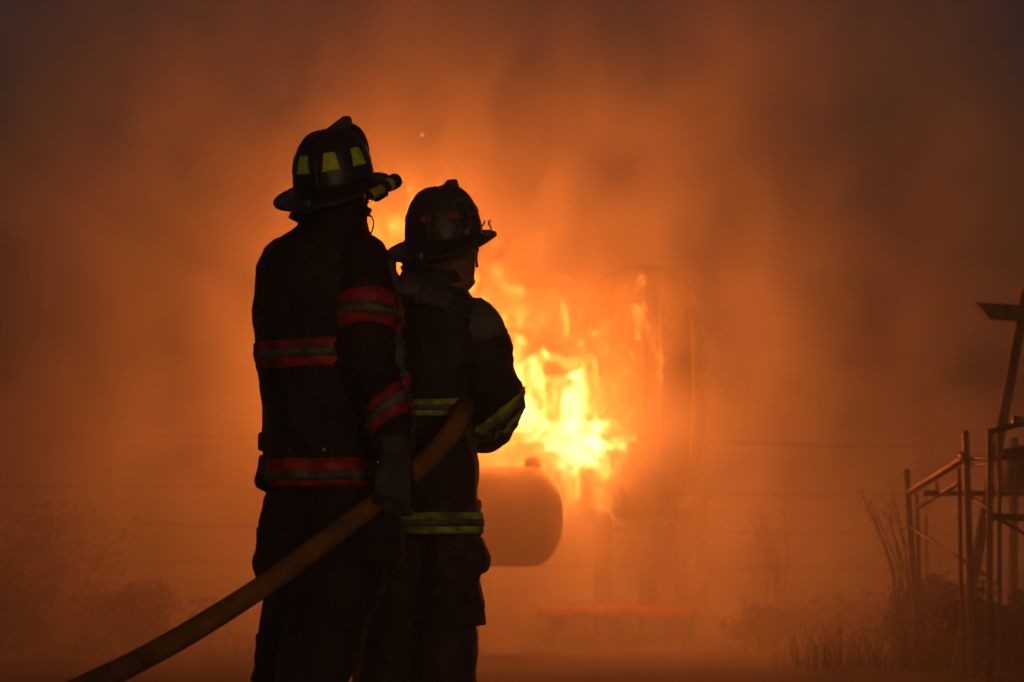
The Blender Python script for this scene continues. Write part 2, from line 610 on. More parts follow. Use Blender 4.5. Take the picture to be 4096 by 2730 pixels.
rg = random.Random(3)
gb = MB()
for _ in range(7000):
    y = rg.uniform(12.2, 19)
    x = rg.uniform(-.26 * y - .5, .26 * y + .6)
    if -.5 < x < 2.2 and y < 15 and rg.random() < .75:
        continue
    dens = .5 + fbm(x, y, .5)
    if rg.random() > dens + (.35 if x > 2 or x < -1 else 0):
        continue
    h = rg.uniform(.03, .13) * (1.5 if x > 2.2 else 1)
    blade(gb, Vector((x, y, gz(x, y) - .01)), h, rg.uniform(.02, .5) * h, rg.uniform(.003, .006), rg, 2)
gr_ = gb.build('grass', 'grass', None, False)
props(gr_, 'short dry grass covering the ground behind the firefighters', 'grass', kind='stuff')


tg = MB()
for _ in range(22000):
    y = rg.uniform(10.9, 17.5)
    px = 3050 + 1450 * math.sqrt(rg.random()) if rg.random() < .75 else rg.uniform(-450, 560)
    p = at(px, 2500, y)
    if px < 2000 and y < 12.6:
        continue
    d_ = .55 + .9 * fbm(p.x, y, .45) + (.0 if 3150 < px or px < 700 else -.35)
    if rg.random() > d_:
        continue
    h = rg.uniform(.10, .30) * (.7 + .5 * d_) * (1.35 if px > 3600 or px < 300 else 1)
    blade(tg, Vector((p.x, y, gz(p.x, y) - .01)), h, rg.uniform(.2, 1.0) * h, rg.uniform(.002, .0045), rg, 3)
props(tg.build('tall_grass', 'grass', None, False), 'tall dark grass standing at both sides of the clearing', 'grass', kind='stuff')


def shrub(px, D, wpx, toppy, seed, label, n_leaf=1500, kind='shrub', group='shrubs around the fire'):
    rnd = random.Random(seed)
    base = at(px, 2600, D)
    base = Vector((base.x, D, gz(base.x, D)))
    top = at(px, toppy, D).z
    H = top - base.z
    W = wpx / 2 / FPX * D
    e = props(empty(kind, base), label, kind, group)
    st, lf = MB(), MB()
    tips = []
    for i in range(16):
        a_ = rnd.uniform(0, 2 * PI)
        rr_ = W * math.sqrt(rnd.random()) * .9
        hh = H * rnd.uniform(.55, 1.0) * (1 - .35 * (rr_ / W) ** 2)
        tip = base + Vector((math.cos(a_) * rr_, math.sin(a_) * rr_ * .8, hh))
        b0 = base + Vector((math.cos(a_) * rr_ * .25, math.sin(a_) * rr_ * .2, 0))
        m_ = b0.lerp(tip, .5) + Vector((rnd.uniform(-.05, .05), rnd.uniform(-.05, .05), .06))
        pts = [Vector(catmull([b0, m_, tip], q / 4 * 2)) for q in range(5)]
        st.tube(pts, [.008, .007, .006, .004, .002], 5)
        tips.append(pts)
        for _ in range(3):
            p0 = pts[rnd.choice((1, 2, 3))]
            p1_ = p0 + Vector((rnd.uniform(-1, 1), rnd.uniform(-1, 1), rnd.uniform(.2, 1))).normalized() * H * .22
            st.tube([p0, (p0 + p1_) / 2 + Vector((0, 0, .01)), p1_], [.004, .003, .0015], 4)
            tips.append([p0, (p0 + p1_) / 2, p1_, p1_, p1_])
    for _ in range(n_leaf):
        pts = rnd.choice(tips)
        p = pts[rnd.randrange(1, 5)] + Vector((rnd.gauss(0, 1), rnd.gauss(0, 1), rnd.gauss(0, 1))) * .07 * H
        if p.z < base.z + .01:
            continue
        d = Vector((rnd.uniform(-1, 1), rnd.uniform(-1, 1), rnd.uniform(-.4, .9))).normalized()
        s_ = d.orthogonal().normalized() * rnd.uniform(.008, .017)
        L_ = rnd.uniform(.03, .07)
        lf.add([p, p + d * L_ * .5 + s_, p + d * L_, p + d * L_ * .5 - s_], [(0, 1, 2, 3)])
    st.build('stems', 'stem', e)
    o_ = lf.build('foliage', 'leaf', e, False)
    o_['kind'] = 'stuff'
    st_ = e.children[0]
    st_['kind'] = 'stuff'
    return e


shrub(30, 12.5, 700, 2170, 11, 'dark bushy shrub at the lower left edge', 2600)
shrub(580, 12.9, 560, 2330, 12, 'smoke-veiled shrub left of the firefighters near the hose', 1600)
shrub(130, 13.4, 760, 1960, 13, 'taller faint shrub far back at the left edge', 2200)
shrub(3400, 13.2, 520, 2380, 14, 'low shrub in the smoke between the tank and the scaffold', 2000)
shrub(3770, 11.7, 560, 2340, 15, 'dark shrub growing behind the foot of the scaffold', 2600)
shrub(4060, 11.0, 560, 2370, 16, 'dark shrub at the lower right corner below the scaffold', 2400)
shrub(3060, 12.9, 420, 2440, 18, 'low faint shrub right of the ribbed tank', 1200)


def weed(px, D, toppy, seed, label, n=7, lean=-60, spread=130):
    rnd = random.Random(seed)
    base = at(px, 2600, D)
    base = Vector((base.x, D, gz(base.x, D)))
    e = props(empty('tall_weed', base), label, 'weed', 'tall weeds beside the scaffold')
    st, lf = MB(), MB()
    for i in range(n):
        tip = at(px + lean + rnd.uniform(-spread, spread) * .5, toppy + rnd.uniform(0, 170), D + rnd.uniform(-.1, .1))
        b0 = base + Vector((rnd.uniform(-.06, .06), rnd.uniform(-.06, .06), 0))
        m_ = b0.lerp(tip, .55) + Vector((.05, 0, .03))
        pts = [Vector(catmull([b0, m_, tip], q / 8 * 2)) for q in range(9)]
        st.tube(pts, [.006 - .0005 * q for q in range(9)], 5)
        for q in range(3, 9):
            for _ in range(5):
                p = pts[q] + Vector((rnd.gauss(0, .012), rnd.gauss(0, .012), rnd.gauss(0, .015)))
                d = (Vector((rnd.uniform(-1, 1), rnd.uniform(-1, 1), rnd.uniform(-.2, 1)))).normalized()
                s_ = d.orthogonal().normalized() * .006
                lf.add([p, p + d * .011 + s_ * .5, p + d * .026, p + d * .011 - s_ * .5], [(0, 1, 2, 3)])
    a_ = st.build('stems', 'stem', e)
    a_['kind'] = 'stuff'
    b_ = lf.build('seed_heads', 'leaf', e, False)
    b_['kind'] = 'stuff'


weed(3600, 11.3, 1960, 31, 'tall dry weed leaning left of the scaffold posts', 8, -90, 130)
weed(3080, 13.8, 2010, 32, 'tall faint weed in the smoke right of the tank', 7, 10, 160)

# ------------------------------------------------------------------ fire
FD = 13.0


def ramp(n, stops):
    r = n.new('ShaderNodeValToRGB')
    el_ = r.color_ramp.elements
    while len(el_) > 1:
        el_.remove(el_[-1])
    el_[0].position, el_[0].color = stops[0][0], (*stops[0][1], 1)
    for p, c_ in stops[1:]:
        e = el_.new(p)
        e.color = (*c_, 1)
    return r


def vmath(n, l, op, a, b=None):
    x = n.new('ShaderNodeVectorMath')
    x.operation = op
    for i, q in enumerate((a, b)):
        if q is None:
            continue
        if hasattr(q, 'links'):
            l.new(q, x.inputs[i])
        else:
            x.inputs[i].default_value = q
    return x.outputs['Value'] if op in ('LENGTH', 'DOT_PRODUCT') else x.outputs[0]


def fmath(n, l, op, a, b=None, c_=None, clamp=False):
    x = n.new('ShaderNodeMath')
    x.operation = op
    x.use_clamp = clamp
    for i, q in enumerate((a, b, c_)):
        if q is None:
            continue
        if hasattr(q, 'links'):
            l.new(q, x.inputs[i])
        else:
            x.inputs[i].default_value = q
    return x.outputs[0]


FIRE_GAIN = 1.0


def fire_volume(name, label, blobs, lo, hi, gain, seed, scale=6.0, step=.8):
    """flame body: emission inside noise-torn ellipsoids. blobs: (centre, radii, heat)"""
    m, n, l = new_mat(name)
    out = n.new('ShaderNodeOutputMaterial')
    em = n.new('ShaderNodeEmission')
    l.new(em.outputs[0], out.inputs['Volume'])
    tc = n.new('ShaderNodeTexCoord')
    P = tc.outputs['Object']
    mp = node(n, 'ShaderNodeMapping')
    mp.inputs['Scale'].default_value = (1, .22, .85)
    mp.inputs['Location'].default_value = (seed, seed * .7, 0)
    mp.inputs['Rotation'].default_value = (0, .25, 0)
    l.new(P, mp.inputs[0])
    nw = node(n, 'ShaderNodeTexNoise', in_Scale=scale * .7, in_Detail=1.0)
    l.new(mp.outputs[0], nw.inputs['Vector'])
    wv = vmath(n, l, 'SUBTRACT', nw.outputs['Color'], (.5, .5, .5))
    wv = vmath(n, l, 'MULTIPLY', wv, (.22, .15, .30))
    W = vmath(n, l, 'ADD', P, wv)
    wq = vmath(n, l, 'ADD', mp.outputs[0], wv)
    nz = node(n, 'ShaderNodeTexNoise', in_Scale=scale * 2.0, in_Detail=2.5, in_Roughness=.62)
    l.new(wq, nz.inputs['Vector'])
    env = None
    for c0, r0, heat in blobs:
        d = vmath(n, l, 'SUBTRACT', W, tuple(c0 - Vector((at(2300, 2500, FD).x, FD, 0))))
        d = vmath(n, l, 'DIVIDE', d, r0)
        q = vmath(n, l, 'LENGTH', d)
        e = fmath(n, l, 'MULTIPLY_ADD', q, -heat, heat)
        env = e if env is None else fmath(n, l, 'MAXIMUM', env, e)
    nn = fmath(n, l, 'SUBTRACT', nz.outputs[0], .5)
    v = fmath(n, l, 'MULTIPLY_ADD', nn, 3.2, env)
    v = fmath(n, l, 'ADD', v, .0, clamp=True)
    rp = ramp(n, [(0, (0, 0, 0)), (.04, (.5, .12, .008)), (.25, (1.0, .31, .025)), (.6, (1.0, .40, .045)), (.85, (1, .55, .13)), (1, (1, .68, .30))])
    l.new(v, rp.inputs[0])
    l.new(rp.outputs[0], em.inputs['Color'])
    s_ = fmath(n, l, 'POWER', v, 2.1)
    s_ = fmath(n, l, 'MULTIPLY', s_, gain)
    l.new(s_, em.inputs['Strength'])
    m.cycles.volume_step_rate = step
    o_ = MB().box(lo, hi).build(name, m, None, False)
    org = Vector((at(2300, 2500, FD).x, FD, 0))
    o_.data.transform(Matrix.Translation(-org))
    o_.location = org
    return props(o_, label, 'fire', kind='stuff')


def bl(px, py, d, rx, rz, ry, heat):
    p = at(px, py, d)
    k = d / FPX
    return (p, (rx * k, ry, rz * k), heat)


blobs = [bl(2305, 1740, 13.0, 225, 340, .34, 1.75), bl(2300, 1900, 12.95, 190, 200, .25, 1.0), bl(2050, 1580, 13.05, 320, 360, .34, .95), bl(2150, 1420, 13.05, 300, 200, .28, .40),
         bl(1800, 1270, 13.15, 330, 270, .32, .50), bl(1960, 1800, 13.0, 200, 130, .22, .55), bl(2255, 2040, 12.95, 60, 120, .1, .7), bl(2565, 1125, 13.0, 85, 95, .10, .55), bl(2535, 1275, 13.0, 70, 115, .10, .62),
         bl(2360, 1390, 13.0, 75, 90, .10, .50), bl(1590, 960, 13.2, 200, 250, .28, .36), bl(1700, 1600, 13.2, 400, 420, .3, .5), bl(1330, 1550, 13.2, 260, 420, .3, .6)]
lo = at(1060, 2180, 13.0)
hi = at(2760, 640, 13.0)
fire = fire_volume('fire', 'yellow white flames roaring beside the tank and behind the firefighters', blobs, (lo.x, 12.62, lo.z), (hi.x, 13.45, hi.z), 12.5, 2.3)
for px, py, d, p in ((2300, 1740, 13.0, 125), (2250, 1480, 12.9, 85), (2040, 1480, 13.0, 90), (1960, 1780, 13.0, 50), (1720, 1300, 13.1, 85), (1600, 950, 13.2, 65), (1330, 1450, 13.2, 34), (1250, 1850, 13.2, 10), (2540, 1200, 12.85, 14)):
    Lt = bpy.data.lights.new('flame_light', 'POINT')
    Lt.energy = p * .75
    Lt.color = (1, .178, .019)
    Lt.shadow_soft_size = .32
    lo_ = bpy.data.objects.new('flame_light', Lt)
    COL.objects.link(lo_)
    lo_.parent = fire
    lo_.location = at(px, py, d) - fire.location

# embers
em_m, n, l = new_mat('glowing_ember')
out = n.new('ShaderNodeOutputMaterial')
ee = node(n, 'ShaderNodeEmission', in_Strength=1.1)
ee.inputs['Color'].default_value = (1, .30, .06, 1)
l.new(ee.outputs[0], out.inputs['Surface'])
for i, (px, py, d, r_, lab) in enumerate(((1690, 540, 12.0, .010, 'small glowing ember drifting above the shorter firefighter'), (1622, 742, 12.6, .007, 'faint ember between the two helmets'))):
    p = at(px, py, d)
    bm = bmesh.new()
    bmesh.ops.create_icosphere(bm, subdivisions=2, radius=r_)
    vs = [p + v_.co * (1 + .4 * noise.noise(v_.co * 120)) for v_ in bm.verts]
    bm.verts.index_update()
    fs = [[v_.index for v_ in f_.verts] for f_ in bm.faces]
    bm.free()
    props(mesh('ember', vs, fs, em_m), lab, 'ember', 'drifting embers')

# ------------------------------------------------------------------ smoke
m, n, l = new_mat('smoke')
out = n.new('ShaderNodeOutputMaterial')
pv = n.new('ShaderNodeVolumePrincipled')
l.new(pv.outputs[0], out.inputs['Volume'])
pv.inputs['Color'].default_value = (.90, .88, .86, 1)
pv.inputs['Anisotropy'].default_value = 0.25
tc = n.new('ShaderNodeTexCoord')
mp = node(n, 'ShaderNodeMapping')
mp.inputs['Rotation'].default_value = (0, .65, 0)
mp.inputs['Scale'].default_value = (1.0, .32, .86)
mp.inputs['Location'].default_value = (11.7, 0, -3.1)
l.new(tc.outputs['Object'], mp.inputs[0])
nz = node(n, 'ShaderNodeTexNoise', in_Scale=1.5, in_Detail=5.0, in_Roughness=.62, in_Distortion=.35)
l.new(mp.outputs[0], nz.inputs['Vector'])
rm = node(n, 'ShaderNodeMapRange', in_From_Min=.38, in_From_Max=.65, in_To_Min=.06, in_To_Max=.58)
l.new(nz.outputs[0], rm.inputs[0])
sx = n.new('ShaderNodeSeparateXYZ')
l.new(tc.outputs['Object'], sx.inputs[0])
fr = node(n, 'ShaderNodeMapRange', in_From_Min=10.0, in_From_Max=13.3, in_To_Min=.05, in_To_Max=1.0)
fr.interpolation_type = 'SMOOTHSTEP'
l.new(sx.outputs['Y'], fr.inputs[0])
# the plume: thick round the fire, thinning out to the sides and upwards, heavier along the ground
ev = vmath(n, l, 'SUBTRACT', tc.outputs['Object'], (-.1, 13, 1.3))
ev = vmath(n, l, 'MULTIPLY', ev, (.25, 0, .32))
er = node(n, 'ShaderNodeMapRange', in_From_Min=.25, in_From_Max=1.15, in_To_Min=1.0, in_To_Max=.10)
er.interpolation_type = 'SMOOTHSTEP'
l.new(vmath(n, l, 'LENGTH', ev), er.inputs[0])
lw = node(n, 'ShaderNodeMapRange', in_From_Min=.1, in_From_Max=1.4, in_To_Min=.34, in_To_Max=0.0)
l.new(sx.outputs['Z'], lw.inputs[0])
dd = fmath(n, l, 'MULTIPLY', rm.outputs[0], er.outputs[0])
dd = fmath(n, l, 'MULTIPLY', dd, fr.outputs[0])
f2 = node(n, 'ShaderNodeMapRange', in_From_Min=8.7, in_From_Max=10.8, in_To_Min=0.0, in_To_Max=1.0)
l.new(sx.outputs['Y'], f2.inputs[0])
lw2 = fmath(n, l, 'MULTIPLY', lw.outputs[0], f2.outputs[0])
lw2 = fmath(n, l, 'MULTIPLY', lw2, nz.outputs[0])
l.new(fmath(n, l, 'MULTIPLY_ADD', lw2, 1.8, dd), pv.inputs['Density'])
m.cycles.volume_step_rate = .75
smoke = MB().box((-9, -1.5, -.6), (11, 20, 8.5)).build('smoke', m, None, False)
props(smoke, 'drifting smoke lit orange by the fire', 'smoke', kind='stuff')
# ------------------------------------------------------------------ people
def skin_body(person, J, edges, mat='skin'):
    """one continuous body: joints (name: (Vector, rx, ry)) joined by edges, grown with a Skin modifier"""
    names = list(J)
    off = root_loc(person)
    me = bpy.data.meshes.new('body')
    me.from_pydata([tuple(J[k][0] - off) for k in names], [(names.index(a), names.index(b)) for a, b in edges], [])
    me.materials.append(M[mat])
    o = bpy.data.objects.new('body', me)
    COL.objects.link(o)
    o.parent = person
    o.modifiers.new('skin', 'SKIN').use_smooth_shade = True
    lay = me.skin_vertices[0].data if len(me.skin_vertices) else None
    if lay:
        for i, k in enumerate(names):
            lay[i].radius = (J[k][1], J[k][2])
            lay[i].use_root = (k == 'pelvis')
    sub = o.modifiers.new('sub', 'SUBSURF')
    sub.levels = sub.render_levels = 2
    return o


BODY_EDGES = [('pelvis', 'waist'), ('waist', 'chest'), ('chest', 'neck'), ('neck', 'jaw'), ('jaw', 'head'), ('head', 'crown'), ('head', 'brow'), ('jaw', 'chin'),
              ('chest', 'shoulder_l'), ('shoulder_l', 'elbow_l'), ('elbow_l', 'wrist_l'), ('wrist_l', 'hand_l'),
              ('chest', 'shoulder_r'), ('shoulder_r', 'elbow_r'), ('elbow_r', 'wrist_r'), ('wrist_r', 'hand_r'),
              ('pelvis', 'hip_l'), ('hip_l', 'knee_l'), ('knee_l', 'ankle_l'), ('ankle_l', 'toe_l'),
              ('pelvis', 'hip_r'), ('hip_r', 'knee_r'), ('knee_r', 'ankle_r'), ('ankle_r', 'toe_r')]


def glove(parent, W, f, s, n, curls, seed=0, thumb=(.5, -.8, .35), scale=1.0, spread=.025, wrist_r=.038):
    """five-fingered glove. f wrist to knuckles, s from index to little finger, n towards the palm side"""
    f, s, n = f.normalized(), s.normalized(), n.normalized()
    mb = MB()
    k = scale

    def ring(c0, ra, rb, m=16):
        return [c0 + s * (math.cos(2 * PI * i / m) * ra) + n * (math.sin(2 * PI * i / m) * rb) for i in range(m)]
    mb.loft([ring(W - f * .05 * k, wrist_r * 1.12, wrist_r * 1.0), ring(W - f * .01 * k, wrist_r, wrist_r * .85), ring(W + f * .035 * k, .046 * k, .027 * k),
             ring(W + f * .075 * k, .052 * k, .024 * k), ring(W + f * .102 * k, .050 * k, .020 * k), ring(W + f * .112 * k, .040 * k, .012 * k)])
    lens = (.95, 1.08, 1.0, .8)
    for i in range(4):
        p = W + f * (.095 - .005 * abs(i - 1.2)) * k + s * ((i - 1.5) * spread * k)
        pts, rad = [p - f * .02 * k, p], [.0125 * k, .0135 * k]
        ang = 0.0
        side = (i - 1.5) * .05
        for j, L in enumerate((.044, .029, .025)):
            ang += curls[i][j]
            d = f * math.cos(ang) + n * math.sin(ang) + s * side
            q = pts[-1] + d.normalized() * (L * lens[i] * k)
            pts += [(pts[-1] * .5 + q * .5), q]
            rad += [.0118 * k, .0130 * k if j < 2 else .0098 * k]
        pts.append(pts[-1] + d.normalized() * .006 * k)
        rad.append(.004 * k)
        mb.tube(pts, rad, 12)
    td = f * thumb[0] + s * thumb[1] + n * thumb[2]
    td.normalize()
    p = W + f * .018 * k - s * .030 * k + n * .008 * k
    p1 = p + td * .045 * k
    td2 = (td + f * .4 + n * .7).normalized()
    p2 = p1 + td2 * .036 * k
    p3 = p2 + (td2 + n * .5).normalized() * .026 * k
    mb.tube([p, (p + p1) / 2, p1, (p1 + p2) / 2, p2, p3], [.019 * k, .018 * k, .016 * k, .0145 * k, .0145 * k, .010 * k], 12)
    # creases
    mb.v = [v + Vector((noise.noise(v * 55 + Vector((seed, 0, 0))), noise.noise(v * 55 + Vector((9, seed, 4))), noise.noise(v * 55 + Vector((2, 5, seed))))) * .0026 for v in mb.v]
    o = mb.build('glove', 'glove', parent)
    r = o.modifiers.new('remesh', 'REMESH')
    r.mode = 'VOXEL'
    r.voxel_size = .0036
    r.use_smooth_shade = True
    sm = o.modifiers.new('smooth', 'SMOOTH')
    sm.factor = .5
    sm.iterations = 2
    return o


def helmet(person, cpos, yaw, pitch, roll, mat, kind, sc=1.0):
    """traditional fire helmet: domed shell with raised ridges, wide drooping brim longer at the rear"""
    R = Matrix.Translation(cpos) @ Euler((0, 0, -math.radians(yaw))).to_matrix().to_4x4() @ Euler((math.radians(pitch), 0, 0)).to_matrix().to_4x4() @ Euler((0, math.radians(roll), 0)).to_matrix().to_4x4() @ Matrix.Scale(sc, 4)
    HW, HL, HH = .130, .148, .176

    def dome(ph, t, off=0.0):
        # ph: 0 = front (+y), clockwise to +x ; t: 0 rim .. 1 crown
        a = t * PI / 2
        r = math.cos(a) ** .64
        z = HH * math.sin(a)
        g = 1.0 + .016 * (abs(math.cos(4 * ph)) - .6) * math.sin(2 * a)
        x, y = math.sin(ph) * HW * r * g, math.cos(ph) * HL * r * g
        y += .012 * math.sin(a) * (1 if y > 0 else 1)
        nr = Vector((math.sin(ph) * math.cos(a) / HW, math.cos(ph) * math.cos(a) / HL, math.sin(a) ** 1.3 / HH)).normalized()
        return Vector((x, y, z)) + nr * off

    def bw(ph):
        c_ = math.cos(ph)
        return .041 + (.068 * max(0, -c_) ** 1.6 if c_ < 0 else .014 * c_ ** 2)

    def brim(ph, u, off=0.0):
        w_ = bw(ph)
        c_ = math.cos(ph)
        ang = math.radians(25 + 3 * max(0, -c_) - 14 * max(0, c_))
        base = dome(ph, 0)
        d = Vector((math.sin(ph), math.cos(ph), 0))
        rr = u * w_
        curl = .010 * u ** 3                       # lip turns up a little
        z = -math.tan(ang) * rr * (1 - .22 * u) + curl
        return base + d * (rr - .004) + Vector((0, 0, z + off))

    T = lambda p: R @ p
    NP = 72
    mb = MB()
    rings = [[T(dome(2 * PI * k / NP, .985 * (i / 22))) for k in range(NP)] for i in range(23)]
    mb.loft(rings, caps=True)
    o = mb.build('helmet', mat, person)
    # brim: upper sheet, rolled lip, lower sheet
    rows = [brim, ]
    us = [0, .2, .4, .6, .8, .95, 1.0]
    prof = [(u, .0) for u in us] + [(1.03, -.003), (1.03, -.0075), (1.0, -.0095)] + [(u, -.0065) for u in (.9, .6, .3, 0)]
    rings = [[T(brim(2 * PI * k / NP, u, dz)) for k in range(NP)] for u, dz in prof]
    MB().loft(rings, caps=False).build('brim', mat, o)
    edge = [[T(brim(2 * PI * k / NP, 1.0) + (Vector((math.sin(2 * PI * k / NP), math.cos(2 * PI * k / NP), 0)) * math.cos(q) + Vector((0, 0, math.sin(q)))) * .0078 + Vector((0, 0, -.004))) for k in range(NP)] for q in [2 * PI * j / 8 for j in range(9)]]
    MB().loft(edge, caps=False).build('brim_edge', 'leather', o)
    # ridges over the shell
    for j in range(8):
        ph = j * PI / 4
        big = j in (0, 4)
        pts = [T(dome(ph, .02 + .93 * i / 24, .0005)) for i in range(25)]
        rad = [(.0056 if big else .0036) * sc * (1 - .35 * i / 24) for i in range(25)]
        MB().tube(pts, rad, 8).build('ridge', mat, o)
    # reflectors
    if kind == 1:
        spots = [(PI + (j + .5) * PI / 4, .21, .44, .225, .150) for j in (-3, -2, -1, 0, 1, 2)]
        rm = 'limepatch'
    else:
        spots = [(PI + q, .275, .365, .145, .14) for q in (.05, -.72, 1.5, -2.2)]
        rm = 'redpatch'
    for ph, t0, t1, w0, w1 in spots:
        rows = []
        for off in (.0005, .0026):
            rows.append([T(dome(ph + (w0 + (w1 - w0) * j / 6) * (i / 8 * 2 - 1), t0 + (t1 - t0) * j / 6, off + (.0008 if kind == 1 else .0012))) for j in range(7) for i in range(9)])
        v = rows[1] + rows[0]
        f = [(j * 9 + i, j * 9 + i + 1, (j + 1) * 9 + i + 1, (j + 1) * 9 + i) for j in range(6) for i in range(8)]
        bd = [i for i in range(9)] + [j * 9 + 8 for j in range(1, 7)] + [6 * 9 + i for i in range(7, -1, -1)] + [j * 9 for j in range(5, 0, -1)]
        f += [(bd[i], bd[(i + 1) % len(bd)], bd[(i + 1) % len(bd)] + 63, bd[i] + 63) for i in range(len(bd))]
        mesh('reflector', v, f, rm, o)
    # crest that carries the front shield
    if kind == 1:
        poly = [(-.050, .160), (-.015, .178), (.035, .194), (.078, .207), (.090, .203), (.094, .180), (.060, .165), (.020, .155)]
        hw, ln = .011, .34
    else:
        poly = [(.010, .155), (.016, .176), (.030, .186), (.044, .194), (.062, .192), (.066, .168), (.040, .150)]
        hw, ln = .013, .34
    rings = [[T(Vector((x + (y + .05) * ln, y + (.0 if abs(x) > hw * .9 else 0), z + dz))) for y, z in poly] for x, dz in ((-hw, -.003), (-hw * .7, 0), (hw * .7, 0), (hw, -.003))]
    MB().loft(rings).build('crest', 'crest', o, smooth=False)
    if kind == 1:
        # leather front shield standing before the dome
        outl = []
        for i in range(28):
            q = 2 * PI * i / 28
            x = .066 * math.copysign(abs(math.cos(q)) ** .75, math.cos(q)) * (1 - .18 * max(0, -math.sin(q)))
            z = .078 * math.copysign(abs(math.sin(q)) ** .8, math.sin(q))
            outl.append((x, z))
        tilt = math.radians(-20)
        rings = []
        for sc_, dy in ((.9, -.006), (1, -.003), (1, .003), (.9, .006)):
            r = []
            for x, z in outl:
                zz = z * sc_
                y = dy - .35 * (x * sc_) ** 2 / .066
                r.append(T(Vector((x * sc_ + .026, .140 + y * math.cos(tilt) + zz * math.sin(tilt), .106 + zz * math.cos(tilt)))))
            rings.append(r)
        MB().loft(rings).build('front_shield', 'leather', o)
    else:
        # oval department emblem on the right side of the shell
        def spot(ph0, t0, x, z, off):
            return T(dome(ph0 + x / .125, t0 + z / .20, off))
        ph0, t0 = PI - 1.02, .30
        def oval(rx, rz, off, up=1.0):
            ring = []
            for i in range(28):
                q = 2 * PI * i / 28
                z = rz * math.sin(q)
                x = rx * math.copysign(abs(math.cos(q)) ** .7, math.cos(q)) * (1 if z > 0 else 1 - .25 * (-z / rz))
                ring.append(spot(ph0, t0, x, z, off))
            return ring
        emb = M['patch']
        MB().loft([oval(.030, .052, .0005), oval(.030, .052, .0022)]).build('emblem', 'emblem', o)
        for rx, rz in ((.027, .048), (.019, .034), (.009, .021)):
            ring = oval(rx, rz, .0026)
            MB().tube(ring + ring[:1], .0010, 6).build('emblem_ring', 'leather', o)
        for sx, sz in ((1, 1), (-1, 1), (1, -1), (-1, -1)):
            MB().tube([spot(ph0, t0, sx * .004, sz * .010, .0026), spot(ph0, t0, sx * .016, sz * .032, .0026)], .0014, 6).build('emblem_cross_arm', 'leather', o)
    # hanging ring at the rear of the brim
    pb = brim(PI, 1.0)
    MB().box((-.011, pb.y - .006, pb.z - .016), (.011, pb.y - .001, pb.z + .016), R, .0015).box((-.010, pb.y - .004, pb.z + .014), (.010, pb.y + .030, pb.z + .019), R @ Matrix.Translation(Vector((0, 0, 0))), .001).build('ring_bracket', 'steel', o)
    rp = [T(Vector((.0165 * math.cos(q), pb.y - .004 - .006 * math.sin(q), pb.z - .034 + .018 * math.sin(q)))) for q in [2 * PI * i / 20 for i in range(21)]]
    MB().tube(rp, .0021, 8).build('hanging_ring', 'blackplastic', o)
    return o, R, dome, brim


def coat_seam(srf, th, t0, t1, parent, r=.0028, mat='blackplastic', name='seam', n=60, off=.001):
    pts = [srf.pos(t0 + (t1 - t0) * i / n, th(t0 + (t1 - t0) * i / n) if callable(th) else th, off) for i in range(n + 1)]
    return MB().tube(pts, r, 6).build(name, mat, parent)


def fuse(name, mat, parent, lofts, voxel=.0080, it=2):
    mb = MB()
    for r in lofts:
        mb.loft(r, caps=True)
    o = mb.build(name, mat, parent)
    r = o.modifiers.new('remesh', 'REMESH')
    r.mode = 'VOXEL'
    r.voxel_size = voxel
    r.use_smooth_shade = True
    sm = o.modifiers.new('smooth', 'SMOOTH')
    sm.factor = .5
    sm.iterations = it
    return o


def boot(parent, heel, fwd):
    f = fwd.normalized()
    s = f.cross(Vector((0, 0, 1)))
    def ring(c0, ra, rf, z, m=20):
        return [Vector((c0.x, c0.y, z)) + s * (math.cos(2 * PI * i / m) * ra) + f * (math.sin(2 * PI * i / m) * rf) for i in range(m)]
    h = heel
    MB().loft([ring(h + f * .07, .052, .15, .0), ring(h + f * .07, .056, .155, .03), ring(h + f * .065, .055, .148, .06), ring(h + f * .035, .052, .11, .10),
               ring(h, .056, .068, .16), ring(h - f * .01, .064, .070, .26), ring(h - f * .01, .066, .072, .33)]).build('boot', 'boot', parent)


# ---- the taller firefighter, nearer the camera, hose in the right hand
D1 = 7.70
p1 = props(empty('person', at(1290, 2955, D1) * 1.0), 'taller firefighter with red and silver trim holding the hose, seen from behind', 'person', 'firefighters at the hose')
p1.location.z = 0
C1 = lambda x, y, d=0.0: at(x, y, D1 + d)
mid = D1 + .02
skin_body(p1, {
    'pelvis': (C1(1290, 1930, .03), .15, .11), 'waist': (C1(1275, 1650, .03), .14, .10), 'chest': (C1(1270, 1250, .03), .16, .11), 'neck': (C1(1322, 930, .03), .062, .065),
    'jaw': (C1(1335, 840, .05), .068, .075), 'head': (C1(1338, 740, .04), .075, .092), 'crown': (C1(1338, 640, .04), .060, .075), 'brow': (C1(1350, 740, .12), .03, .03), 'chin': (C1(1372, 835, .13), .025, .02),
    'shoulder_l': (C1(1090, 1090, .04), .065, .065), 'elbow_l': (C1(1260, 1330, .30), .048, .048), 'wrist_l': (C1(1590, 1180, .31), .030, .030), 'hand_l': (C1(1660, 1170, .31), .02, .03),
    'shoulder_r': (C1(1440, 1090, -.02), .065, .065), 'elbow_r': (C1(1520, 1530, -.10), .048, .048), 'wrist_r': (C1(1575, 1790, -.20), .030, .030), 'hand_r': (C1(1578, 1850, -.22), .03, .02),
    'hip_l': (C1(1190, 2010, .10), .09, .09), 'knee_l': (C1(1150, 2400, .12), .065, .065), 'ankle_l': (C1(1110, 2860, .15), .045, .045), 'toe_l': (C1(1150, 2920, .35), .035, .03),
    'hip_r': (C1(1390, 2010, -.02), .09, .09), 'knee_r': (C1(1310, 2400, -.02), .065, .065), 'ankle_r': (C1(1245, 2860, -.04), .045, .045), 'toe_r': (C1(1290, 2920, .12), .035, .03)}, BODY_EDGES)

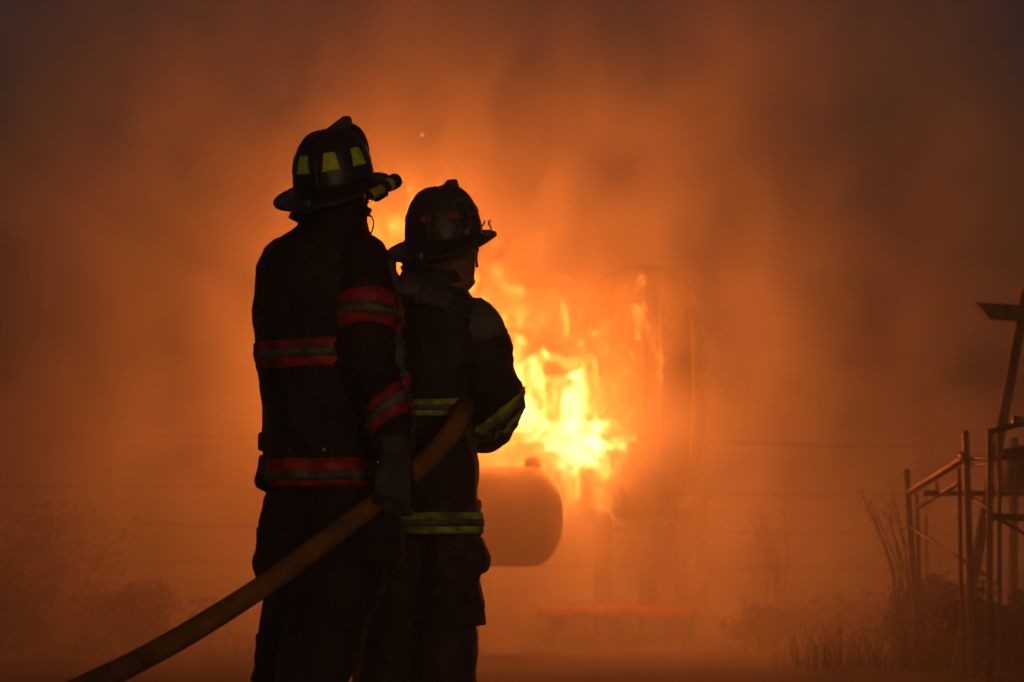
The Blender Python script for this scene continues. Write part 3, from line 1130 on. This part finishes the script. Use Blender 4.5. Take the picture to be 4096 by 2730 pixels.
t1 = Torso([(1955, 1076, 1500, .175, mid), (1900, 1066, 1500, .180, mid), (1800, 1056, 1492, .180, mid), (1671, 1050, 1490, .175, mid), (1560, 1046, 1488, .170, mid), (1427, 1034, 1485, .165, mid),
            (1300, 1018, 1490, .165, mid), (1184, 1008, 1500, .160, mid), (1114, 1014, 1512, .150, mid), (1053, 1032, 1515, .135, mid), (1001, 1064, 1506, .120, mid), (954, 1120, 1486, .105, mid),
            (912, 1185, 1462, .095, mid), (880, 1204, 1458, .090, mid), (840, 1206, 1452, .088, mid), (806, 1222, 1440, .084, mid)], .016, 1.7)
NT = len(t1.L) - 1.0
rings = t1.sheet(0, NT, 110, 84)
sl1 = Sleeve([(C1(1345, 985, .0), .070, .080), (C1(1432, 1062, -.01), .108, .108), (C1(1460, 1190, -.03), .112, .115), (C1(1466, 1310, -.05), .112, .112), (C1(1476, 1420, -.08), .110, .108), (C1(1510, 1540, -.11), .098, .100),
              (C1(1546, 1650, -.14), .082, .086), (C1(1566, 1745, -.17), .072, .076), (C1(1576, 1822, -.19), .066, .070)], .015, 4.2, elbow=5.0)
sl1l = Sleeve([(C1(1190, 1010, .02), .07, .08), (C1(1145, 1100, .07), .098, .10), (C1(1195, 1250, .20), .095, .095), (C1(1290, 1300, .30), .090, .090), (C1(1430, 1240, .30), .080, .080), (C1(1560, 1190, .28), .066, .066), (C1(1640, 1172, .27), .060, .060)], .007, 8.1, ref=(0, -.35, 1))
coat = fuse('coat', 'coat', p1, [rings, sl1.sheet(0, 8, 120, 64), sl1l.sheet(0, 6, 80, 48)])
slv = sll = coat
ty = t1.t_of
trim(t1, 'trim_band', 'red', coat, lambda th: ty(1478) + .04 * math.cos(th) + .015 * math.sin(5 * th), lambda th: ty(1368) + .10 * math.cos(th) + .015 * math.sin(5 * th + 1))
trim(t1, 'trim_band', 'red', coat, lambda th: ty(1950) + .03 * math.cos(th), lambda th: ty(1838) + .04 * math.cos(th) + .01 * math.sin(7 * th))
coat_seam(t1, lambda t: 1.75 + .02 * math.sin(t), .0, NT - 3.2, coat, .0016, 'coat', 'back_seam')
# collar: standing band and the throat tab that sticks out on the left
cl = Torso([(925, 1196, 1466, .104, mid), (885, 1196, 1466, .106, mid), (845, 1190, 1470, .108, mid), (822, 1196, 1466, .106, mid)], .005, 5.0)
cr = cl.sheet(0, 3, 14, 72, .004)
ci = cl.sheet(0, 3, 14, 72, -.006)
MB().loft(cr + ci[::-1], caps=False).build('collar', 'coat', coat)
a = at(1196, 868, mid)
MB().box((-.030, -.010, -.019), (.022, .010, .019), Matrix.Translation(a) @ Euler((0, math.radians(26), 0)).to_matrix().to_4x4(), .004).build('throat_tab', 'coat', coat)
b0 = [at(1452, 872, mid), at(1478, 866, mid - .01), at(1490, 882, mid - .02), at(1491, 905, mid - .02), at(1482, 932, mid - .02), at(1462, 950, mid), at(1450, 952, mid)]
b0 = [Vector(catmull(b0, i / 4)) for i in range(25)]
MB().loft([[p + Vector((.0, -.009, 0)), p + Vector((.0, .009, 0)), p + (p - at(1452, 910, mid)).normalized() * .005 + Vector((0, .009, 0)), p + (p - at(1452, 910, mid)).normalized() * .005 + Vector((0, -.009, 0))] for p in b0]).build('strap_loop', 'coat', coat)
# front corner of the coat hanging out on the left, with a drip of trim
a, b = at(1052, 1838, mid + .03), at(1052, 1948, mid + .03)
rr = []
for i in range(9):
    f_ = i / 8
    cx = 1058 - 8 * f_ + 4 * math.sin(f_ * 5)
    cy = 1822 + 130 * f_
    hw = (.020 + .006 * f_) * (1 if 0 < i < 8 else .7)
    ctr = at(cx, cy + (8 if i == 8 else 0), mid + .03)
    rr.append([ctr + Vector((math.cos(2 * PI * k / 16) * hw, math.sin(2 * PI * k / 16) * .05, -.010 * math.cos(2 * PI * k / 16) * f_)) for k in range(16)])
MB().loft(rr).build('front_flap', 'coat', coat)
a = at(1052, 1768, mid + .02)
MB().box((-.014, -.03, -.030), (.016, .03, .030), Matrix.Translation(a), .008).build('side_buckle', 'leather', coat)
a = t1.pos(ty(1806), math.radians(82), .001)
MB().loft([[a + Vector((math.cos(2 * PI * k / 14) * r_, -dy, math.sin(2 * PI * k / 14) * r_)) for k in range(14)] for r_, dy in ((.0075, 0), (.0075, .003), (.004, .0045))]).build('snap_button', 'steel', coat)

# right sleeve
px2 = lambda wpx, d: wpx / FPX * d
# theta 0 = +a axis; find which way a points at the upper arm
_, ax_, _, _, _, _ = sl1.frame(3.0)
SG = 1 if ax_.x > 0 else -1
rt = (lambda deg: math.radians(deg)) if SG > 0 else (lambda deg: math.radians(180 - deg))
TH0 = rt(0)
def tilt(base, k1, k2=0.0, ph=0.0):
    return lambda th: base + k1 * math.cos(th - TH0) + k2 * math.sin(th)
trim(sl1, 'trim_band', 'red', slv, tilt(2.42, .02, -.42), tilt(3.58, .06, -.30))
trim(sl1, 'trim_band', 'red', slv, tilt(5.62, -.42, 0), tilt(6.72, -.36, 0))
# paler grey paints the light on the sleeve's outer side, with piping along it
for ta_, tb_ in ((1.25, 2.15), (3.62, 5.2)):
    lo_, hi_ = sorted((rt(-75), rt(38)))
    sl1.band(MB(), lambda th, q=ta_: q, lambda th, q=tb_: q, lo_, hi_, .0022, nt=24, nth=24).build('lit_sleeve_side', 'patch', slv)
lo_, hi_ = sorted((rt(-75), rt(38)))
sl1.band(MB(), lambda th: 6.75, lambda th: 7.9, lo_, hi_, .0022, nt=18, nth=24).build('lit_sleeve_side', 'patch', slv)
coat_seam(sl1, lambda t: rt(40 + 5 * math.sin(t * 1.7)), .9, 7.95, slv, .0050, 'coat', 'piping', 110, .005)
for q in (7.35,):
    sl1.band(MB(), lambda th, q=q: q, lambda th, q=q: q + .5, 0, 2 * PI, .003, nt=4, nth=60).build('cuff_band', 'leather', slv)

# left sleeve reaching across to the other firefighter's shoulder
sl1l.band(MB(), lambda th: 5.62, lambda th: 6.0, 0, 2 * PI, .004, nt=3, nth=48).build('cuff_band', 'leather', sll)
trim(sl1l, 'trim_band', 'red', sll, lambda th: 4.0, lambda th: 4.6)

# trousers of the first figure
def leg_pair(person, levels_l, levels_r, mat, seed):
    tr = None
    for nm, lv in (('trousers', levels_l), ('trouser_leg', levels_r)):
        tt = Torso(lv, .015, seed + len(nm), e=2.1, sx=7.0, sz=5.0)
        n_ = len(lv) - 1
        rg = tt.sheet(0, n_, 70, 56)
        inn_ = tt.sheet(n_ - .2, n_, 1, 56, -.012)[::-1]
        o_ = MB().loft(rg + inn_, caps=False).build(nm, mat, person if tr is None else tr)
        if tr is None:
            tr, t_l = o_, tt
        else:
            t_r = tt
    return tr, t_l, t_r


lgL = [(1800, 1090, 1330, .13, mid + .05), (1950, 1082, 1330, .13, mid + .06), (2040, 1062, 1318, .125, mid + .07), (2141, 1036, 1300, .12, mid + .08), (2228, 1020, 1296, .12, mid + .09), (2290, 1022, 1290, .115, mid + .1), (2359, 1058, 1280, .11, mid + .1),
       (2437, 1054, 1276, .11, mid + .1), (2524, 1048, 1268, .11, mid + .11), (2594, 1034, 1262, .112, mid + .12), (2663, 1020, 1250, .115, mid + .12), (2712, 1004, 1240, .12, mid + .13), (2760, 1012, 1236, .12, mid + .13), (2900, 1020, 1230, .12, mid + .14)]
lgR = [(1800, 1180, 1490, .14, mid), (1950, 1196, 1500, .14, mid - .02), (2054, 1192, 1540, .14, mid - .03), (2124, 1186, 1552, .14, mid - .04), (2245, 1176, 1556, .14, mid - .04), (2350, 1166, 1540, .135, mid - .05), (2437, 1152, 1500, .13, mid - .05),
       (2524, 1136, 1466, .125, mid - .05), (2628, 1118, 1432, .125, mid - .06), (2730, 1104, 1392, .125, mid - .06), (2830, 1100, 1384, .125, mid - .06), (2910, 1100, 1384, .125, mid - .06)]
tr1, tl_, tr_ = leg_pair(p1, lgL, lgR, 'coat', 2.0)
coat_seam(tr_, math.radians(70), 1.2, 10.5, tr1, .0022, 'coat', 'leg_seam')


def bellows_pocket(name, parent, outline_l, outline_r, y0, y1, dc, hd, mat, seed, flap=True):
    lv = []
    n_ = 8
    for i in range(n_ + 1):
        f_ = i / n_
        yy = y0 + (y1 - y0) * f_
        k = math.sin(min(1, max(0.0, (f_ * 1.15 + .02))) * PI * .5) ** .5
        if f_ > .85:
            k *= 1 - ((f_ - .85) / .15) ** 2 * .35
        lv.append((yy, outline_l, outline_l + (outline_r - outline_l) * (.80 + .20 * k), hd * (.7 + .3 * k), dc))
    tt = Torso(lv, .005, seed, e=3.2, sx=9, sz=8)
    o_ = MB().loft(tt.sheet(0, n_, 30, 48), caps=True).build(name, mat, parent)
    return o_, tt


pk, pkt = bellows_pocket('bellows_pocket', tr1, 1380, 1618, 2040, 2262, mid - .10, .12, 'coat', 3.3)
pkt.band(MB(), lambda th: 1.0, lambda th: 4.2, 0, 2 * PI, .006, nt=6, nth=56).build('pocket_flap', 'coat', tr1)
pk2, pkt2 = bellows_pocket('bellows_pocket', tr1, 1030, 1230, 2110, 2300, mid + .06, .13, 'coat', 6.3)
kp = Torso([(2380, 1168, 1500, .142, mid - .05), (2560, 1140, 1460, .136, mid - .05), (2650, 1130, 1436, .134, mid - .06)], .006, 2.4)
boot(p1, Vector((at(1110, 2900, mid + .14).x, mid + .12, 0)), Vector((.35, 1, 0)))
boot(p1, Vector((at(1245, 2900, mid - .05).x, mid - .08, 0)), Vector((.35, 1, 0)))

# black hood under the helmet
hd1 = Torso([(900, 1222, 1452, .085, mid), (850, 1212, 1456, .092, mid + .01), (800, 1216, 1462, .100, mid + .02), (760, 1222, 1466, .105, mid + .02), (715, 1226, 1462, .105, mid + .02), (660, 1240, 1440, .095, mid + .02)], .006, 3.0)
MB().loft(hd1.sheet(0, 5, 30, 56), caps=True).build('hood', 'hoodblack', p1)

hel1, R1, dome1, brim1 = helmet(p1, at(1337, 738, mid), 17, 16, -4, 'helmet', 1)
# chin strap hardware hanging below the brim on the right
cs = [R1 @ brim1(PI * .62, .5, -.004), at(1466, 806, mid - .05), at(1462, 846, mid - .05), at(1456, 878, mid - .04)]
cs = [Vector(catmull(cs, i / 5)) for i in range(16)]
MB().tube(cs, [.006 + .0025 * abs(noise.noise(Vector((i * .9, 0, 0)))) for i in range(16)], 8).build('chin_strap', 'blackplastic', p1)
a = at(1470, 846, mid - .05)
MB().box((-.011, -.006, -.013), (.011, .006, .013), Matrix.Translation(a) @ Euler((0, .5, 0)).to_matrix().to_4x4(), .003).build('strap_buckle', 'blackplastic', p1)

# gloves
Wr = at(1580, 1832, D1 - .235)
gr = glove(p1, Wr, Vector((-.10, .10, -1)), Vector((-.85, -.25, .1)), Vector((0.1, 1, -.1)), [(.35, .8, .9), (.3, .85, .95), (.3, .85, .95), (.35, .8, .9)], 1, thumb=(.55, -.25, .8), scale=1.18, wrist_r=.050)
Wl = at(1672, 1164, D1 + .245)
gl = glove(p1, Wl, Vector((1, .12, -.22)), Vector((-.22, -.62, -.62)), Vector((-.05, .55, -1)), [(.75, .85, .3), (.7, .85, .3), (.7, .8, .3), (.7, .7, .3)], 2, thumb=(.7, -.8, .1), scale=1.12, wrist_r=.048)

# ---- flashlight clipped under the right side of the taller firefighter's helmet brim
fl = props(empty('flashlight', at(1530, 740, mid - .12)), 'yellow and black flashlight clipped under the brim of the taller helmet', 'flashlight')
A0, A1 = at(1484, 782, mid - .16), at(1568, 732, mid - .07)
fd = (A1 - A0).normalized()
MB().tube([A0 - fd * .004, A0, A0 + fd * .055, A0 + fd * .060], [.0155, .0172, .0172, .016], 22).build('barrel', 'yellowplastic', fl)
MB().tube([A0 - fd * .008, A0 - fd * .004, A0 + fd * .002], [.0125, .0142, .0142], 20).build('tail_cap', 'blackplastic', fl)
MB().tube([A0 + fd * .086, A0 + fd * .092, A0 + fd * .106, A0 + fd * .110], [.0195, .0225, .0225, .021], 22).build('neck_ring', 'yellowplastic', fl)
MB().tube([A0 + fd * .108, A0 + fd * .112, A0 + fd * .142, A0 + fd * .147], [.021, .0245, .0245, .022], 22).build('bezel', 'blackplastic', fl)
MB().tube([A0 + fd * .058, A0 + fd * .061, A0 + fd * .086, A0 + fd * .090], [.019, .0215, .0215, .019], 22).build('clamp', 'blackplastic', fl)
up = Vector((-.35, 0, 1)).normalized()
MB().tube([A0 + fd * .070, A0 + fd * .066 + up * .028, A0 + fd * .050 + up * .046 + Vector((-.03, 0, 0))], [.011, .010, .009], 8).build('bracket', 'blackplastic', fl)
bb = A0 + fd * .045 - up * .020
MB().box((-.030, -.010, -.008), (.030, .010, .008), Matrix.Translation(bb) @ fd.to_track_quat('X', 'Z').to_matrix().to_4x4(), .003).build('switch_housing', 'blackplastic', fl)
ly = [A0 - fd * .004, at(1478, 792, mid - .12), at(1474, 812, mid - .1), at(1488, 806, mid - .1), at(1502, 792, mid - .1), A0 + fd * .03 - up * .017]
MB().tube([Vector(catmull(ly, i / 5)) for i in range(26)], .0012, 6).build('lanyard', 'blackplastic', fl)

# ---- the shorter firefighter in front, nozzle arm bent, lime trim
D2 = 8.05
md = D2 + .02
C2 = lambda x, y, d=0.0: at(x, y, D2 + d)
p2 = props(empty('person', at(1720, 2900, D2)), 'shorter firefighter with lime trim and elbow bent out, beside the flames', 'person', 'firefighters at the hose')
p2.location.z = 0
skin_body(p2, {
    'pelvis': (C2(1730, 2080, .03), .15, .11), 'waist': (C2(1720, 1850, .03), .14, .10), 'chest': (C2(1730, 1450, .03), .15, .11), 'neck': (C2(1755, 1160, .03), .062, .065),
    'jaw': (C2(1765, 1060, .04), .070, .075), 'head': (C2(1770, 960, .04), .075, .092), 'crown': (C2(1770, 860, .04), .060, .075), 'brow': (C2(1790, 960, .12), .03, .03), 'chin': (C2(1850, 1120, .08), .03, .025),
    'shoulder_l': (C2(1590, 1310, .04), .065, .065), 'elbow_l': (C2(1520, 1620, .14), .048, .048), 'wrist_l': (C2(1700, 1680, .42), .032, .032), 'hand_l': (C2(1760, 1680, .48), .03, .03),
    'shoulder_r': (C2(1890, 1310, .02), .065, .065), 'elbow_r': (C2(1985, 1630, .06), .048, .048), 'wrist_r': (C2(1880, 1700, .32), .032, .032), 'hand_r': (C2(1840, 1690, .40), .03, .03),
    'hip_l': (C2(1640, 2150, .03), .09, .09), 'knee_l': (C2(1580, 2500, .06), .065, .065), 'ankle_l': (C2(1530, 2800, .05), .045, .045), 'toe_l': (C2(1570, 2850, .25), .035, .03),
    'hip_r': (C2(1810, 2150, .03), .09, .09), 'knee_r': (C2(1790, 2500, .06), .065, .065), 'ankle_r': (C2(1780, 2800, .05), .045, .045), 'toe_r': (C2(1820, 2850, .25), .035, .03)}, BODY_EDGES)
t2 = Torso([(2146, 1530, 1926, .175, md), (2080, 1528, 1925, .178, md), (2002, 1528, 1922, .18, md), (1880, 1530, 1914, .175, md), (1793, 1532, 1900, .17, md), (1680, 1535, 1888, .165, md), (1549, 1535, 1892, .165, md), (1430, 1530, 1925, .16, md),
            (1340, 1535, 1945, .15, md), (1288, 1545, 1945, .14, md), (1236, 1565, 1915, .125, md), (1190, 1592, 1882, .11, md), (1150, 1612, 1862, .10, md), (1105, 1625, 1850, .095, md)], .016, 11.7)
N2 = len(t2.L) - 1.0
rings = t2.sheet(0, N2, 100, 84)
sl2 = Sleeve([(C2(1835, 1235, .02), .065, .075), (C2(1882, 1312, .02), .100, .106), (C2(1912, 1390, .01), .104, .11), (C2(1930, 1490, .01), .106, .112), (C2(1950, 1575, .03), .110, .112), (C2(1955, 1640, .08), .106, .106), (C2(1945, 1690, .17), .100, .098),
              (C2(1900, 1715, .27), .085, .085), (C2(1865, 1712, .36), .072, .072)], .015, 21.0, elbow=5.0, ref=(.55, -.8, .2))
sl2l = Sleeve([(C2(1610, 1220, .02), .085, .085), (C2(1588, 1310, .03), .105, .105), (C2(1560, 1450, .06), .10, .10), (C2(1545, 1610, .14), .10, .10), (C2(1620, 1690, .30), .085, .085), (C2(1700, 1690, .42), .07, .07)], .008, 25.0, ref=(-.5, -.8, .2))
coat2 = fuse('coat', 'coat2', p2, [rings, sl2.sheet(0, 8, 110, 64), sl2l.sheet(0, 5, 70, 48)])
slv2 = sl2lo = coat2
ty2 = t2.t_of
trim(t2, 'trim_band', 'lime', coat2, lambda th: ty2(1668) + .03 * math.sin(3 * th), lambda th: ty2(1604) + .03 * math.sin(3 * th))
trim(t2, 'trim_band', 'lime', coat2, lambda th: ty2(2134) + .02 * math.cos(th), lambda th: ty2(2050) + .02 * math.cos(th))
cl2 = Torso([(1175, 1604, 1866, .112, md), (1130, 1604, 1862, .114, md), (1090, 1610, 1850, .112, md)], .005, 15.0)
MB().loft(cl2.sheet(0, 2, 12, 72, .004) + cl2.sheet(0, 2, 12, 72, -.006)[::-1], caps=False).build('collar', 'coat2', coat2)
# pack strap over the left shoulder
st = [at(1628, 1070, md - .09), at(1640, 1100, md - .13), at(1655, 1160, md - .155), at(1668, 1215, md - .165)]
st = [Vector(catmull(st, i / 5)) for i in range(16)]
MB().loft([[p + Vector((-.024, -.004, .004)), p + Vector((-.024, .004, .004)), p + Vector((.024, .004, -.004)), p + Vector((.024, -.004, -.004))] for p in st]).build('shoulder_strap', 'leather', coat2)
_, ax2, bx2, _, _, _ = sl2.frame(4.4)
TR2 = math.atan2(bx2.dot(Vector((.85, -.5, .1))), ax2.dot(Vector((.85, -.5, .1))))
trim(sl2, 'trim_band', 'lime', slv2, lambda th: 4.55 - .62 * math.cos(th - TR2), lambda th: 5.35 - .62 * math.cos(th - TR2))
# grey shoulder cap
sl2.band(MB(), lambda th: .15, lambda th: 1.62 + .35 * math.cos(th - 1.9), -PI, PI, .003, nt=14, nth=64).build('shoulder_cap', 'patch', slv2)
trim(sl2l, 'trim_band', 'lime', sl2lo, lambda th: 2.6, lambda th: 3.1)

lgL2 = [(2000, 1530, 1740, .13, md), (2150, 1520, 1740, .13, md), (2300, 1500, 1720, .12, md + .02), (2437, 1475, 1700, .115, md + .03), (2560, 1440, 1685, .115, md + .03), (2640, 1420, 1670, .115, md + .03), (2730, 1406, 1650, .115, md + .03), (2860, 1405, 1645, .115, md + .03)]
lgR2 = [(2000, 1660, 1920, .14, md), (2140, 1670, 1922, .14, md), (2200, 1668, 1921, .138, md), (2294, 1665, 1921, .135, md), (2370, 1662, 1926, .132, md), (2437, 1660, 1934, .13, md), (2500, 1658, 1940, .13, md)]
tr2, t2l_, t2r_ = leg_pair(p2, lgL2, lgR2, 'coat2', 12.0)
lo2 = Torso([(2440, 1655, 1900, .118, md), (2510, 1652, 1903, .116, md), (2545, 1650, 1911, .116, md), (2611, 1648, 1913, .116, md), (2680, 1644, 1908, .116, md), (2740, 1640, 1906, .116, md), (2870, 1640, 1904, .116, md)], .008, 14.0, e=2.1)
MB().loft(lo2.sheet(0, 6, 40, 56), caps=False).build('lower_leg', 'coat2', tr2)
# side pocket standing off the right thigh
sp = Torso([(2150, 1720, 1930, .10, md), (2175, 1718, 1940, .105, md), (2210, 1715, 1953, .11, md), (2245, 1715, 1960, .112, md), (2272, 1716, 1958, .112, md), (2288, 1720, 1948, .108, md), (2296, 1730, 1930, .100, md)], .005, 17.0, e=2.6)
MB().loft(sp.sheet(0, 6, 30, 56, .002), caps=True).build('bellows_pocket', 'coat2', tr2)
boot(p2, Vector((at(1530, 2850, md).x, md + .02, 0)), Vector((.3, 1, 0)))
boot(p2, Vector((at(1775, 2850, md).x, md + .02, 0)), Vector((.3, 1, 0)))
# tan hood over neck and jaw, chin jutting to the right
hd2 = Torso([(1210, 1655, 1862, .090, md), (1185, 1642, 1868, .095, md), (1166, 1632, 1872, .098, md), (1150, 1624, 1892, .10, md), (1128, 1618, 1902, .102, md + .02), (1108, 1614, 1896, .104, md + .02), (1070, 1610, 1900, .106, md + .02), (1020, 1612, 1902, .11, md + .02), (970, 1618, 1898, .11, md + .02), (900, 1650, 1880, .1, md + .02), (830, 1690, 1840, .08, md + .02)], .011, 23.0)
MB().loft(hd2.sheet(0, 10, 60, 64), caps=True).build('hood', 'hood', p2)
hel2, R2, dome2, brim2 = helmet(p2, at(1776, 957, md), 18, 13, -3, 'helmet2', 2)
# empty flashlight clip on the brim
cc = at(1944, 918, md - .08)
arc = [cc + Vector((math.cos(q) * .0165, 0, math.sin(q) * .0195)) for q in [math.radians(122 + i * 296 / 22) for i in range(23)]]
tip0 = [arc[0] + Vector((.008, 0, .014)), arc[0] + Vector((.0035, 0, .007))]
tip1 = [arc[-1] + Vector((-.0005, 0, .007)), arc[-1] + Vector((.008, 0, .014))]
tip0 = [arc[0] + Vector((.004, 0, .013)), arc[0] + Vector((.003, 0, .006))]
MB().tube(tip0 + arc + tip1, .0030, 8).build('light_clip', 'steel', hel2)
MB().tube([cc + Vector((-.004, 0, -.018)), cc + Vector((-.012, 0, -.034)), cc + Vector((-.03, .01, -.038))], [.006, .007, .005], 8).build('clip_foot', 'blackplastic', hel2)
cs = [R2 @ brim2(PI * .60, .4, -.004), at(1908, 1010, md - .05), at(1906, 1040, md - .05), at(1908, 1070, md - .05)]
cs = [Vector(catmull(cs, i / 6)) for i in range(19)]
MB().tube(cs, [.0035 + .0045 * abs(noise.noise(Vector((i * 1.1, 4, 0)))) for i in range(19)], 8).build('chin_strap', 'blackplastic', p2)
g2 = glove(p2, at(1850, 1700, D2 + .42), Vector((-.35, .9, -.1)), Vector((-.5, -.2, .8)), Vector((-.8, -.2, -.3)), [(.5, .9, .7)] * 4, 5, scale=1.1, wrist_r=.05)
g3 = glove(p2, at(1710, 1690, D2 + .46), Vector((.6, .7, .1)), Vector((.2, -.3, .9)), Vector((.5, -.3, -.5)), [(.5, .9, .7)] * 4, 6, scale=1.1, wrist_r=.05)

# ---- hose
hp = [Vector((-3.1, 3.6, .04)), Vector((-2.55, 4.3, .045)), at(-1000, 3180, 5.3), at(-350, 2995, 5.85), at(100, 2850, 6.22), at(440, 2700, 6.55), at(730, 2548, 6.85), at(1000, 2380, 7.10), at(1200, 2240, 7.25), at(1400, 2092, 7.45), at(1560, 1972, 7.545), at(1690, 1858, 7.61), at(1790, 1750, 7.69), at(1838, 1672, 7.80),
      at(1858, 1625, 7.98), at(1862, 1628, 8.18), at(1840, 1660, 8.40), at(1800, 1680, 8.60), at(1790, 1680, 8.75)]
NH = 260
hpts = [Vector(catmull(hp, i / NH * (len(hp) - 1))) for i in range(NH + 1)]
hb = MB()
rings = []
for i, p in enumerate(hpts):
    t = (hpts[min(i + 1, NH)] - hpts[max(i - 1, 0)]).normalized()
    a = t.cross(Vector((0, -1, .3))).normalized()
    b = t.cross(a)
    rings.append([p + (a * math.cos(2 * PI * k / 36) + b * math.sin(2 * PI * k / 36)) * (.0330 + .0018 * noise.noise(p * 5 + Vector((math.cos(2 * PI * k / 36), math.sin(2 * PI * k / 36), 0)))) for k in range(36)])
hb.loft(rings)
hose = hb.build('fire_hose', 'hose')
props(hose, 'thick tan fire hose running diagonally up from the lower left to both firefighters', 'hose')
nz0, nz1 = hpts[-1], hpts[-1] + (hpts[-1] - hpts[-4]).normalized() * .26
nd = (nz1 - nz0)
MB().tube([nz0 - nd * .05, nz0, nz0 + nd * .15, nz0 + nd * .2, nz0 + nd * .6, nz0 + nd * .65, nz0 + nd], [.040, .043, .043, .028, .028, .040, .044], 20).build('nozzle', 'brass', hose)
